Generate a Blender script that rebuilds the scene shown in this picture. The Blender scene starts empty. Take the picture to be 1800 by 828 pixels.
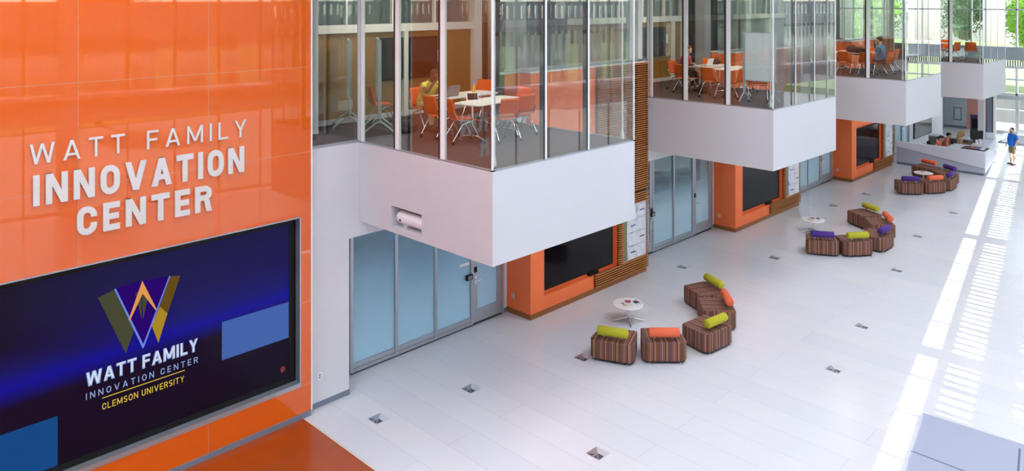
import bpy, bmesh, math, random
from mathutils import Vector, Matrix
R = math.radians
rnd = random.Random(7)
SC = bpy.context.scene
COL = SC.collection

# ---------------------------------------------------------------- camera
cam_data = bpy.data.cameras.new('camera')
cam = bpy.data.objects.new('camera', cam_data); COL.objects.link(cam)
cam.location = (0, 0, 7.4)
cam.rotation_euler = (R(90), 0, R(44.603))
cam_data.sensor_width = 36
cam_data.lens = 36 * 1361.88 / 1800
cam_data.shift_y = -(414 + 0.32) / 1800
cam_data.clip_start = 0.1; cam_data.clip_end = 500
SC.camera = cam

# ---------------------------------------------------------------- sky, sun, exposure
world = bpy.data.worlds.new('sky'); SC.world = world; world.use_nodes = True
wn = world.node_tree.nodes; wl = world.node_tree.links; wn.clear()
wo = wn.new('ShaderNodeOutputWorld'); wb = wn.new('ShaderNodeBackground'); sk = wn.new('ShaderNodeTexSky')
sk.sky_type = 'NISHITA'; sk.sun_disc = False; sk.sun_elevation = R(40); sk.sun_rotation = R(90)
sk.air_density = 1.0; sk.dust_density = 1.0; sk.ozone_density = 1.0
wb.inputs['Strength'].default_value = .62
hs_ = wn.new('ShaderNodeHueSaturation'); hs_.inputs['Saturation'].default_value = .45
wl.new(sk.outputs[0], hs_.inputs['Color']); wl.new(hs_.outputs[0], wb.inputs[0]); wl.new(wb.outputs[0], wo.inputs[0])
sun_d = bpy.data.lights.new('sun', 'SUN'); sun_d.energy = 13.5; sun_d.angle = R(0.3); sun_d.color = (1, .985, .965)
sun = bpy.data.objects.new('sun', sun_d); COL.objects.link(sun)
SUN_EL = R(40)
sun.rotation_euler = Vector((-math.cos(SUN_EL), 0, -math.sin(SUN_EL))).to_track_quat('-Z', 'Y').to_euler()
sun.location = (30, 15, 30)
vs = SC.view_settings
vs.view_transform = 'Standard'; vs.look = 'None'; vs.gamma = 1; vs.use_curve_mapping = False
vs.exposure = 0.1
SC.cycles.max_bounces = 9; SC.cycles.diffuse_bounces = 5; SC.cycles.glossy_bounces = 4
SC.cycles.transmission_bounces = 4; SC.cycles.transparent_max_bounces = 24
SC.cycles.caustics_reflective = False; SC.cycles.caustics_refractive = False
SC.cycles.sample_clamp_indirect = 6

# ---------------------------------------------------------------- materials
def lin(c):
    return tuple(((v / 255) / 12.92 if v / 255 <= .04045 else ((v / 255 + .055) / 1.055) ** 2.4) for v in c) + (1,)
MATS = {}
def newmat(name):
    m = bpy.data.materials.new(name); m.use_nodes = True
    nt = m.node_tree; nt.nodes.clear()
    out = nt.nodes.new('ShaderNodeOutputMaterial')
    MATS[name] = m
    return m, nt, out
def pbr(name, rgb, rough=.5, metal=0, spec=.5, noise=0, nscale=20, bump=0, emit=None, estr=0, coat=0, stretch=None):
    m, nt, out = newmat(name)
    p = nt.nodes.new('ShaderNodeBsdfPrincipled'); nt.links.new(p.outputs[0], out.inputs[0])
    p.inputs['Base Color'].default_value = lin(rgb); p.inputs['Roughness'].default_value = rough
    p.inputs['Metallic'].default_value = metal; p.inputs['Specular IOR Level'].default_value = spec
    if coat:
        p.inputs['Coat Weight'].default_value = coat; p.inputs['Coat Roughness'].default_value = .02
    if emit:
        p.inputs['Emission Color'].default_value = lin(emit); p.inputs['Emission Strength'].default_value = estr
    if noise or bump:
        tc = nt.nodes.new('ShaderNodeTexCoord'); nz = nt.nodes.new('ShaderNodeTexNoise')
        nz.inputs['Scale'].default_value = nscale; nz.inputs['Detail'].default_value = 4
        src = tc.outputs['Object']
        if stretch:
            mp = nt.nodes.new('ShaderNodeMapping'); mp.inputs['Scale'].default_value = stretch
            nt.links.new(src, mp.inputs[0]); src = mp.outputs[0]
        nt.links.new(src, nz.inputs['Vector'])
        if noise:
            hs = nt.nodes.new('ShaderNodeMix'); hs.data_type = 'RGBA'
            a = tuple(max(0, v * (1 - noise)) for v in lin(rgb)[:3]) + (1,)
            b = tuple(min(1, v * (1 + noise)) for v in lin(rgb)[:3]) + (1,)
            hs.inputs[6].default_value = a; hs.inputs[7].default_value = b
            nt.links.new(nz.outputs['Fac'], hs.inputs[0]); nt.links.new(hs.outputs[2], p.inputs['Base Color'])
        if bump:
            bp = nt.nodes.new('ShaderNodeBump'); bp.inputs['Strength'].default_value = bump; bp.inputs['Distance'].default_value = .01
            nt.links.new(nz.outputs['Fac'], bp.inputs['Height']); nt.links.new(bp.outputs[0], p.inputs['Normal'])
    return m
def front_only(nt, sock):
    # a thin pane: the surface reflection is taken once, on entering
    g = nt.nodes.new('ShaderNodeNewGeometry'); i = nt.nodes.new('ShaderNodeMath'); i.operation = 'SUBTRACT'; i.inputs[0].default_value = 1
    m = nt.nodes.new('ShaderNodeMath'); m.operation = 'MULTIPLY'
    nt.links.new(g.outputs['Backfacing'], i.inputs[1]); nt.links.new(i.outputs[0], m.inputs[0]); nt.links.new(sock, m.inputs[1])
    return m.outputs[0]
def glass(name, tint=(.93, .97, .95), ior=1.5, boost=1.0):
    m, nt, out = newmat(name)
    t = nt.nodes.new('ShaderNodeBsdfTransparent'); t.inputs[0].default_value = tint + (1,)
    g = nt.nodes.new('ShaderNodeBsdfGlossy'); g.inputs['Roughness'].default_value = 0
    fr = nt.nodes.new('ShaderNodeFresnel'); fr.inputs[0].default_value = ior
    mu = nt.nodes.new('ShaderNodeMath'); mu.operation = 'MULTIPLY'; mu.inputs[1].default_value = boost; mu.use_clamp = True
    mx = nt.nodes.new('ShaderNodeMixShader')
    nt.links.new(front_only(nt, fr.outputs[0]), mu.inputs[0]); nt.links.new(mu.outputs[0], mx.inputs[0])
    nt.links.new(t.outputs[0], mx.inputs[1]); nt.links.new(g.outputs[0], mx.inputs[2]); nt.links.new(mx.outputs[0], out.inputs[0])
    return m
def emission(name, rgb, s):
    m, nt, out = newmat(name)
    e = nt.nodes.new('ShaderNodeEmission'); e.inputs[0].default_value = lin(rgb); e.inputs[1].default_value = s
    nt.links.new(e.outputs[0], out.inputs[0]); return m

pbr('white_paint', (208, 209, 214), .55, noise=.02, nscale=3)
pbr('ceiling_white', (240, 240, 240), .8)
pbr('orange_gloss', (222, 98, 18), .02, spec=.8)
pbr('orange_seam', (205, 140, 105), .5)
pbr('orange_paint', (251, 122, 66), .5, noise=.03, nscale=4)
pbr('orange_floor', (168, 72, 14), .22, noise=.12, nscale=3)
pbr('grey_base', (112, 122, 138), .5)
pbr('wood_base', (150, 92, 42), .45, noise=.2, nscale=6, stretch=(6, 1, 20))
pbr('wood_slat', (184, 118, 60), .5, noise=.25, nscale=5, stretch=(8, 1, 30))
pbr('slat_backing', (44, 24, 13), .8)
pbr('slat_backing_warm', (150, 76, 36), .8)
pbr('wood_panel', (148, 112, 48), .4, noise=.22, nscale=4, stretch=(6, 6, .5))
pbr('carpet', (70, 57, 60), .95, noise=.22, nscale=60, bump=.3)
pbr('aluminium', (172, 178, 186), .38, metal=.65)
pbr('frame_white', (240, 243, 242), .4)
pbr('frame_dark', (38, 40, 42), .4)
pbr('steel_rod', (226, 232, 232), .25, metal=.3)
pbr('chrome', (225, 228, 232), .12, metal=1)
pbr('black_plastic', (13, 13, 15), .5, spec=.25)
pbr('black_gloss', (14, 13, 20), .06, spec=.6)
pbr('dark_fabric', (34, 31, 34), .9, noise=.2, nscale=30)
pbr('white_plastic', (238, 238, 240), .35)
pbr('white_laminate', (240, 240, 238), .25)
pbr('grey_plastic', (120, 124, 130), .5)
pbr('orange_plastic', (236, 100, 28), .38)
pbr('letter_white', (214, 212, 208), .45, spec=.3)
pbr('olive_fabric', (176, 172, 34), .85, noise=.08, nscale=80, bump=.15)
pbr('olive_fabric_dark', (150, 150, 34), .85, noise=.08, nscale=80, bump=.15)
pbr('coral_fabric', (226, 104, 66), .85, noise=.08, nscale=80, bump=.15)
pbr('purple_fabric', (74, 40, 128), .85, noise=.08, nscale=80, bump=.15)
pbr('ottoman_base', (30, 27, 28), .7)
pbr('dark_hall', (58, 62, 60), .6, noise=.2, nscale=2)
pbr('brown_hall', (92, 58, 34), .4, noise=.25, nscale=3, stretch=(4, 4, .4))
pbr('room_grey', (120, 126, 132), .8)
pbr('green_panel', (96, 112, 106), .35)
pbr('desk_white', (208, 211, 222), .35)
pbr('desk_grey', (172, 178, 194), .4)
pbr('desk_under', (128, 134, 136), .5)
pbr('panel_grey', (186, 196, 202), .6)
pbr('pink_wall', (214, 150, 136), .6)
pbr('paper', (214, 217, 226), .6)
pbr('paper_blue', (70, 90, 170), .6)
pbr('paper_red', (178, 60, 50), .6)
pbr('paper_dark', (50, 46, 44), .6)
pbr('paper_green', (124, 124, 90), .6)
pbr('paper_cream', (226, 214, 180), .6)
pbr('board_white', (248, 250, 249), .2)
pbr('board_frame', (176, 190, 190), .4)
pbr('marker_tray', (150, 158, 160), .5)
pbr('skin_light', (226, 176, 150), .55)
pbr('skin_dark', (112, 74, 54), .55)
pbr('hair_dark', (32, 24, 20), .7)
pbr('hair_red', (110, 54, 34), .7)
pbr('hair_blond', (206, 172, 120), .7)
pbr('hair_brown', (70, 46, 32), .7)
pbr('shirt_yellow', (226, 206, 104), .85)
pbr('shirt_pink', (184, 80, 92), .85)
pbr('shirt_blue', (76, 132, 172), .85)
pbr('shirt_royal', (0, 104, 196), .8)
pbr('shirt_coral', (238, 116, 92), .85)
pbr('shirt_cream', (214, 180, 156), .85)
pbr('shorts_khaki', (122, 108, 88), .85)
pbr('trousers_dark', (48, 48, 54), .85)
pbr('trousers_tan', (196, 178, 130), .85)
pbr('shoe_brown', (70, 46, 44), .6)
pbr('eye_dark', (20, 18, 18), .3)
pbr('lip', (170, 90, 84), .5)
pbr('concrete', (170, 168, 164), .8, noise=.08, nscale=2)
pbr('grass', (138, 152, 104), .95, noise=.3, nscale=8)
pbr('bark', (84, 66, 50), .9, noise=.3, nscale=12)
pbr('leaf_bright', (112, 160, 48), .8, noise=.35, nscale=3)
pbr('leaf_dark', (52, 92, 44), .8, noise=.35, nscale=3)
pbr('kiosk_dark', (40, 42, 50), .35)
pbr('bottle_orange', (240, 150, 30), .35)
pbr('mat_grey', (120, 128, 136), .8)
pbr('mat_black', (26, 28, 30), .9)
pbr('car_silver', (190, 194, 200), .25, metal=.4)
pbr('car_red', (160, 40, 36), .25)
pbr('plate_metal', (186, 189, 194), .32, metal=.7)
pbr('plate_dark', (104, 108, 116), .35, metal=.6)
pbr('plate_light', (212, 214, 218), .35, metal=.3)
pbr('screen_black', (12, 9, 16), .12, spec=.22)
pbr('plinth_white', (160, 168, 188), .35)
pbr('groove', (96, 108, 128), .6)
glass('clear_glass', (.95, .98, .965), 1.5, 3.2)
glass('facade_glass', (.97, .985, .985), 1.45, 1.4)
glass('facade_glass_tinted', (.72, .75, .77), 1.45, 1.4)

# floor tile: long white planks in staggered rows running across the hall
def floor_mat():
    m, nt, out = newmat('floor_tile')
    p = nt.nodes.new('ShaderNodeBsdfPrincipled'); nt.links.new(p.outputs[0], out.inputs[0])
    tc = nt.nodes.new('ShaderNodeTexCoord'); mp = nt.nodes.new('ShaderNodeMapping')
    mp.inputs['Location'].default_value = (0, -7.80, 0)
    nt.links.new(tc.outputs['Object'], mp.inputs[0])
    b = nt.nodes.new('ShaderNodeTexBrick'); nt.links.new(mp.outputs[0], b.inputs['Vector'])
    b.offset = .5; b.offset_frequency = 2
    b.inputs['Color1'].default_value = lin((221, 221, 223)); b.inputs['Color2'].default_value = lin((216, 217, 221))
    b.inputs['Mortar'].default_value = lin((190, 191, 197))
    b.inputs['Scale'].default_value = 1; b.inputs['Mortar Size'].default_value = .0035; b.inputs['Mortar Smooth'].default_value = .1
    b.inputs['Brick Width'].default_value = 4.9; b.inputs['Row Height'].default_value = .6135
    nz = nt.nodes.new('ShaderNodeTexNoise'); nz.inputs['Scale'].default_value = .8; nt.links.new(tc.outputs['Object'], nz.inputs['Vector'])
    mx = nt.nodes.new('ShaderNodeMix'); mx.data_type = 'RGBA'; mx.blend_type = 'MULTIPLY'; mx.inputs[0].default_value = .06
    nt.links.new(b.outputs['Color'], mx.inputs[6]); nt.links.new(nz.outputs['Color'], mx.inputs[7])
    nt.links.new(mx.outputs[2], p.inputs['Base Color'])
    p.inputs['Roughness'].default_value = .2; p.inputs['Specular IOR Level'].default_value = .4
floor_mat()

# striped upholstery
def stripe_mat(name, seed, dull):
    m, nt, out = newmat(name)
    p = nt.nodes.new('ShaderNodeBsdfPrincipled'); nt.links.new(p.outputs[0], out.inputs[0]); p.inputs['Roughness'].default_value = .9
    p.inputs['Specular IOR Level'].default_value = .2
    tc = nt.nodes.new('ShaderNodeTexCoord'); sx = nt.nodes.new('ShaderNodeSeparateXYZ'); nt.links.new(tc.outputs['Object'], sx.inputs[0])
    mu = nt.nodes.new('ShaderNodeMath'); mu.operation = 'MULTIPLY'; mu.inputs[1].default_value = 1 / .24
    ad = nt.nodes.new('ShaderNodeMath'); ad.operation = 'ADD'; ad.inputs[1].default_value = 10.13 + seed * .37
    fr = nt.nodes.new('ShaderNodeMath'); fr.operation = 'FRACT'
    sn = nt.nodes.new('ShaderNodeSeparateXYZ'); nt.links.new(tc.outputs['Normal'], sn.inputs[0])
    ab = nt.nodes.new('ShaderNodeMath'); ab.operation = 'ABSOLUTE'; nt.links.new(sn.outputs[0], ab.inputs[0])
    gt = nt.nodes.new('ShaderNodeMath'); gt.operation = 'GREATER_THAN'; gt.inputs[1].default_value = .6; nt.links.new(ab.outputs[0], gt.inputs[0])
    sel = nt.nodes.new('ShaderNodeMix'); sel.data_type = 'FLOAT'; nt.links.new(gt.outputs[0], sel.inputs[0]); nt.links.new(sx.outputs[0], sel.inputs[2]); nt.links.new(sx.outputs[1], sel.inputs[3])
    nt.links.new(sel.outputs[0], mu.inputs[0]); nt.links.new(mu.outputs[0], ad.inputs[0]); nt.links.new(ad.outputs[0], fr.inputs[0])
    cr = nt.nodes.new('ShaderNodeValToRGB'); cr.color_ramp.interpolation = 'CONSTANT'
    cols = [(78, 60, 54), (158, 92, 50), (76, 56, 96), (120, 92, 60), (198, 188, 180), (62, 48, 56), (176, 84, 46), (134, 118, 62), (80, 50, 98),
            (124, 72, 58), (58, 48, 52), (180, 132, 66), (88, 92, 112), (150, 74, 46), (74, 60, 52), (110, 90, 72), (60, 42, 78), (126, 106, 58)]
    e = cr.color_ramp.elements
    pos = [0]
    rr = random.Random(3)
    for k in range(1, len(cols)): pos.append(pos[-1] + (.03 if cols[k - 1][0] > 180 else rr.uniform(.045, .075)))
    sc = 1 / (pos[-1] + .05)
    e[0].position = 0; e[0].color = lin(cols[0]); e[1].position = pos[1] * sc; e[1].color = lin(cols[1])
    for k in range(2, len(cols)):
        n = e.new(min(.999, pos[k] * sc)); n.color = lin(cols[k])
    nt.links.new(fr.outputs[0], cr.inputs[0])
    nt.links.new(cr.outputs[0], p.inputs['Base Color'])
for k in range(3): stripe_mat('stripe_%d' % k, k, 1)

# frosted dot film: opaque at the bottom, fading to clear towards the top (height in metres)
def frost_mat(name, z0, z1, lo, hi, col, tint):
    m, nt, out = newmat(name)
    tc = nt.nodes.new('ShaderNodeNewGeometry'); sx = nt.nodes.new('ShaderNodeSeparateXYZ'); nt.links.new(tc.outputs['Position'], sx.inputs[0])
    mr = nt.nodes.new('ShaderNodeMapRange'); mr.inputs['From Min'].default_value = z0; mr.inputs['From Max'].default_value = z1
    mr.inputs['To Min'].default_value = lo; mr.inputs['To Max'].default_value = hi; mr.interpolation_type = 'SMOOTHSTEP'
    nt.links.new(sx.outputs[2], mr.inputs['Value'])
    d = nt.nodes.new('ShaderNodeBsdfPrincipled'); d.inputs['Base Color'].default_value = lin(col); d.inputs['Roughness'].default_value = .25
    t = nt.nodes.new('ShaderNodeBsdfTransparent'); t.inputs[0].default_value = tint + (1,)
    g = nt.nodes.new('ShaderNodeBsdfGlossy'); g.inputs['Roughness'].default_value = .03
    fr = nt.nodes.new('ShaderNodeFresnel'); fr.inputs[0].default_value = 1.5
    m1 = nt.nodes.new('ShaderNodeMixShader'); nt.links.new(front_only(nt, fr.outputs[0]), m1.inputs[0]); nt.links.new(t.outputs[0], m1.inputs[1]); nt.links.new(g.outputs[0], m1.inputs[2])
    m2 = nt.nodes.new('ShaderNodeMixShader'); nt.links.new(mr.outputs[0], m2.inputs[0]); nt.links.new(m1.outputs[0], m2.inputs[1]); nt.links.new(d.outputs[0], m2.inputs[2])
    nt.links.new(m2.outputs[0], out.inputs[0])
frost_mat('frost_film', .1, 3.0, 1.0, .22, (162, 200, 222), (.5, .68, .82))
frost_mat('frost_film_open', .9, 2.1, .92, .12, (172, 204, 220), (.7, .82, .88))

def curtain_mat():
    m, nt, out = newmat('sheer_curtain')
    d = nt.nodes.new('ShaderNodeBsdfDiffuse'); d.inputs[0].default_value = lin((226, 228, 226))
    t = nt.nodes.new('ShaderNodeBsdfTranslucent'); t.inputs[0].default_value = lin((232, 232, 228))
    mx = nt.nodes.new('ShaderNodeMixShader'); mx.inputs[0].default_value = .5
    nt.links.new(d.outputs[0], mx.inputs[1]); nt.links.new(t.outputs[0], mx.inputs[2]); nt.links.new(mx.outputs[0], out.inputs[0])
curtain_mat()
def roof_fill_mat():
    m, nt, out = newmat('roof_fill')  # translucent sheet for the added roof fill, passes soft daylight down
    d = nt.nodes.new('ShaderNodeBsdfDiffuse'); d.inputs[0].default_value = lin((244, 246, 250))
    t = nt.nodes.new('ShaderNodeBsdfTranslucent'); t.inputs[0].default_value = lin((250, 252, 255))
    mx = nt.nodes.new('ShaderNodeMixShader'); mx.inputs[0].default_value = .72
    nt.links.new(d.outputs[0], mx.inputs[1]); nt.links.new(t.outputs[0], mx.inputs[2]); nt.links.new(mx.outputs[0], out.inputs[0])
roof_fill_mat()

# picture on the video wall: black-violet ground with a blue glow band (its own light)
def screen_mat():
    m, nt, out = newmat('video_picture')
    g = nt.nodes.new('ShaderNodeNewGeometry'); sx = nt.nodes.new('ShaderNodeSeparateXYZ'); nt.links.new(g.outputs['Position'], sx.inputs[0])
    mz = nt.nodes.new('ShaderNodeMapRange'); mz.inputs['From Min'].default_value = .75; mz.inputs['From Max'].default_value = 3.45
    tilt = nt.nodes.new('ShaderNodeMath'); tilt.operation = 'MULTIPLY_ADD'; tilt.inputs[1].default_value = -.035
    nt.links.new(sx.outputs[1], tilt.inputs[0]); nt.links.new(sx.outputs[2], tilt.inputs[2])
    ad = nt.nodes.new('ShaderNodeMath'); ad.operation = 'ADD'; ad.inputs[1].default_value = .14; nt.links.new(tilt.outputs[0], ad.inputs[0])
    nt.links.new(ad.outputs[0], mz.inputs['Value'])
    cr = nt.nodes.new('ShaderNodeValToRGB'); e = cr.color_ramp.elements
    e[0].position = 0; e[0].color = lin((15, 6, 24)); e[1].position = .40; e[1].color = lin((20, 6, 34))
    for p_, c in ((.44, (14, 8, 96)), (.50, (10, 8, 150)), (.58, (18, 16, 108)), (.72, (22, 14, 84)), (1, (20, 16, 66))):
        n = e.new(p_); n.color = lin(c)
    nt.links.new(mz.outputs[0], cr.inputs[0])
    my = nt.nodes.new('ShaderNodeMapRange'); my.inputs['From Min'].default_value = 2.4; my.inputs['From Max'].default_value = 4.2
    nt.links.new(sx.outputs[1], my.inputs['Value'])
    mz2 = nt.nodes.new('ShaderNodeMapRange'); mz2.inputs['From Min'].default_value = 2.7; mz2.inputs['From Max'].default_value = 2.2
    nt.links.new(sx.outputs[2], mz2.inputs['Value'])
    mxx = nt.nodes.new('ShaderNodeMath'); mxx.operation = 'MAXIMUM'; nt.links.new(my.outputs[0], mxx.inputs[0]); nt.links.new(mz2.outputs[0], mxx.inputs[1])
    mx = nt.nodes.new('ShaderNodeMix'); mx.data_type = 'RGBA'; mx.inputs[6].default_value = lin((17, 6, 26))
    nt.links.new(mxx.outputs[0], mx.inputs[0]); nt.links.new(cr.outputs[0], mx.inputs[7])
    p = nt.nodes.new('ShaderNodeBsdfPrincipled'); p.inputs['Base Color'].default_value = (.004, .004, .006, 1); p.inputs['Roughness'].default_value = .2
    p.inputs['Specular IOR Level'].default_value = .08
    nt.links.new(mx.outputs[2], p.inputs['Emission Color']); p.inputs['Emission Strength'].default_value = .85
    nt.links.new(p.outputs[0], out.inputs[0])
screen_mat()
SE = .85
for n, c in dict(px_olive=(74, 76, 54), px_gold=(176, 140, 40), px_amber=(232, 160, 84), px_blue=(110, 140, 236), px_white=(226, 232, 250), px_steel=(150, 176, 226),
                 px_yellow=(222, 190, 70), px_square=(72, 104, 176), px_square_dark=(26, 76, 138), px_violet=(44, 10, 112), px_red=(130, 60, 66), px_gold_dark=(104, 78, 30)).items():
    emission(n, c, SE)
M = MATS

# ---------------------------------------------------------------- mesh helpers
class MB:
    def __init__(s): s.v = []; s.f = []; s.mi = []; s.m = 0
    def add(s, vs_, fs):
        b = len(s.v); s.v += [tuple(p) for p in vs_]
        for f in fs: s.f.append([b + i for i in f]); s.mi.append(s.m)
        return s
    def hex8(s, p):   # bottom 4 ccw, top 4 ccw
        return s.add(p, [(3, 2, 1, 0), (4, 5, 6, 7), (0, 1, 5, 4), (1, 2, 6, 5), (2, 3, 7, 6), (3, 0, 4, 7)])
    def box(s, x0, x1, y0, y1, z0, z1):
        return s.hex8([(x0, y0, z0), (x1, y0, z0), (x1, y1, z0), (x0, y1, z0), (x0, y0, z1), (x1, y0, z1), (x1, y1, z1), (x0, y1, z1)])
    def prism(s, poly, fn, a, b):  # poly in 2D ccw; fn(u, v, w) -> 3D
        n = len(poly)
        return s.add([fn(u, v, a) for u, v in poly] + [fn(u, v, b) for u, v in poly],
                     [tuple(range(n - 1, -1, -1)), tuple(range(n, 2 * n))] + [(i, (i + 1) % n, n + (i + 1) % n, n + i) for i in range(n)])
    def tube(s, pts, r, n=8, caps=True):
        pts = [Vector(p) for p in pts]; rs = r if isinstance(r, (list, tuple)) else [r] * len(pts)
        b = len(s.v); up = Vector((0, 0, 1)); prev = None
        for i, p in enumerate(pts):
            d = ((pts[min(i + 1, len(pts) - 1)] - pts[max(i - 1, 0)])).normalized()
            if prev is None:
                a = d.cross(up)
                if a.length < 1e-3: a = d.cross(Vector((1, 0, 0)))
            else: a = prev - d * prev.dot(d)
            a.normalize(); prev = a; c = d.cross(a)
            for k in range(n):
                t = 2 * math.pi * k / n; s.v.append(tuple(p + (a * math.cos(t) + c * math.sin(t)) * rs[i]))
        for i in range(len(pts) - 1):
            for k in range(n):
                s.f.append([b + i * n + k, b + i * n + (k + 1) % n, b + (i + 1) * n + (k + 1) % n, b + (i + 1) * n + k]); s.mi.append(s.m)
        if caps:
            s.f.append([b + k for k in range(n)][::-1]); s.mi.append(s.m)
            s.f.append([b + (len(pts) - 1) * n + k for k in range(n)]); s.mi.append(s.m)
        return s
    def lathe(s, prof, n=24, c=(0, 0, 0)):
        b = len(s.v)
        for r, z in prof:
            for k in range(n):
                t = 2 * math.pi * k / n; s.v.append((c[0] + r * math.cos(t), c[1] + r * math.sin(t), c[2] + z))
        for i in range(len(prof) - 1):
            for k in range(n):
                s.f.append([b + i * n + k, b + i * n + (k + 1) % n, b + (i + 1) * n + (k + 1) % n, b + (i + 1) * n + k]); s.mi.append(s.m)
        s.f.append([b + k for k in range(n)][::-1]); s.mi.append(s.m)
        s.f.append([b + (len(prof) - 1) * n + k for k in range(n)]); s.mi.append(s.m)
        return s
    def ball(s, c, rx, ry, rz, nu=16, nv=10, fn=None):
        b = len(s.v)
        for j in range(nv + 1):
            ph = math.pi * (j / nv - .5)
            for i in range(nu):
                t = 2 * math.pi * i / nu
                p = (math.cos(ph) * math.cos(t), math.cos(ph) * math.sin(t), math.sin(ph))
                if fn: p = fn(*p)
                s.v.append((c[0] + rx * p[0], c[1] + ry * p[1], c[2] + rz * p[2]))
        for j in range(nv):
            for i in range(nu):
                s.f.append([b + j * nu + i, b + j * nu + (i + 1) % nu, b + (j + 1) * nu + (i + 1) % nu, b + (j + 1) * nu + i]); s.mi.append(s.m)
        return s
    def grid(s, fn, nu, nv):
        b = len(s.v)
        for j in range(nv + 1):
            for i in range(nu + 1): s.v.append(tuple(fn(i / nu, j / nv)))
        for j in range(nv):
            for i in range(nu):
                s.f.append([b + j * (nu + 1) + i, b + j * (nu + 1) + i + 1, b + (j + 1) * (nu + 1) + i + 1, b + (j + 1) * (nu + 1) + i]); s.mi.append(s.m)
        return s
    def mesh(s, name, mats):
        me = bpy.data.meshes.new(name); me.from_pydata(s.v, [], s.f); 
        for m in (mats if isinstance(mats, (list, tuple)) else [mats]): me.materials.append(M[m] if isinstance(m, str) else m)
        me.polygons.foreach_set('material_index', s.mi)
        bm = bmesh.new(); bm.from_mesh(me); bmesh.ops.recalc_face_normals(bm, faces=bm.faces); bm.to_mesh(me); bm.free()
        me.update(); return me
    def build(s, name, mats, parent=None, bevel=0, smooth=None, world=False, seg=2, loc=None):
        """one mesh object; world=True: vertices are world coordinates although it is parented"""
        if loc is not None: off = Vector(loc)
        elif world and parent is not None: off = wloc(parent)
        else: off = None
        if off is not None: s.v = [(p[0] - off[0], p[1] - off[1], p[2] - off[2]) for p in s.v]
        me = s.mesh(name, mats); o = bpy.data.objects.new(name, me); COL.objects.link(o)
        if parent is not None: o.parent = parent
        if loc is not None: o.location = loc
        if smooth is not None:
            me.polygons.foreach_set('use_smooth', [True] * len(me.polygons)); me.set_sharp_from_angle(angle=R(smooth))
        if bevel:
            md = o.modifiers.new('bevel', 'BEVEL'); md.width = bevel; md.segments = seg; md.limit_method = 'ANGLE'; md.angle_limit = R(40)
        return o
def wloc(o):
    v = Vector(o.location)
    while o.parent is not None: o = o.parent; v = v + Vector(o.location)
    return v
def tag(o, label, cat, group=None, kind=None):
    o['label'] = label; o['category'] = cat
    if group: o['group'] = group
    if kind: o['kind'] = kind
    return o
def thing(name, label, cat, loc=(0, 0, 0), rot=0, group=None):
    o = bpy.data.objects.new(name, None); COL.objects.link(o); o.empty_display_size = .1
    o.location = loc; o.rotation_euler = (0, 0, R(rot)); return tag(o, label, cat, group)
def structure(o, label=None, cat=None):
    o['kind'] = 'structure'
    if label: o['label'] = label
    if cat: o['category'] = cat
    return o
def sempty(name, loc, label=None, cat=None):
    o = bpy.data.objects.new(name, None); COL.objects.link(o); o.location = loc; return structure(o, label, cat)
def copy_tree(o, parent=None):
    c = o.copy(); COL.objects.link(c)
    if parent is not None: c.parent = parent
    for ch in [x for x in bpy.data.objects if x.parent == o]: copy_tree(ch, c)
    return c
def dup(o, loc, rot, label, group=None):
    c = copy_tree(o); c.location = loc; c.rotation_euler = (0, 0, R(rot)); c['label'] = label
    if group: c['group'] = group
    return c
def rrect(w, h, r, n=5, cx=0, cy=0):
    out = []
    for sx, sy, a0 in ((1, -1, -90), (1, 1, 0), (-1, 1, 90), (-1, -1, 180)):
        for k in range(n + 1):
            a = R(a0 + 90 * k / n); out.append((cx + sx * (w / 2 - r) + r * math.cos(a), cy + sy * (h / 2 - r) + r * math.sin(a)))
    return out
XYZ = lambda u, v, w: (u, v, w)
# ---------------------------------------------------------------- measurements of the hall (metres)
XO = -12.24      # face of the orange feature wall
XW = -12.38      # face of the white wall / edge of the upper floor
XS = -13.0       # shop-front line under the upper floor
XB = -8.73       # outer face of the projecting bays
L = 9.511        # bay pitch
YB, WB = 8.42, 3.77
ZB, ZT = 3.216, 4.70
YK, WK = 13.03, 4.60   # media blocks between bays
ZK = 5.70
ZC = 8.3         # upper storey ceiling
ZR = 11.0        # hall roof
YE = 50.0        # far end wall
FX = lambda y: 6.7 - .168 * y      # window wall on the sunny side, slightly out of parallel

# ---------------------------------------------------------------- floors
structure(MB().hex8([(-19, -6, -.2), (FX(-6) + .25, -6, -.2), (FX(YE) + .25, YE, -.2), (-19, YE, -.2), (-19, -6, 0), (FX(-6) + .25, -6, 0), (FX(YE) + .25, YE, 0), (-19, YE, 0)]).build('floor', 'floor_tile'), 'white tiled lobby floor with long plank joints', 'floor')
structure(MB().box(XO + .015, -5.2, -5.5, 7.15, 0.001, .006).build('floor_orange', 'orange_floor'), 'glossy burnt orange floor in front of the video wall', 'floor')
structure(MB().box(XO + .015, -5.19, 7.15, 7.165, 0.001, .008).build('trim_1', 'paper_cream'), 'pale edging strip along the burnt orange floor', 'trim')

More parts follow.
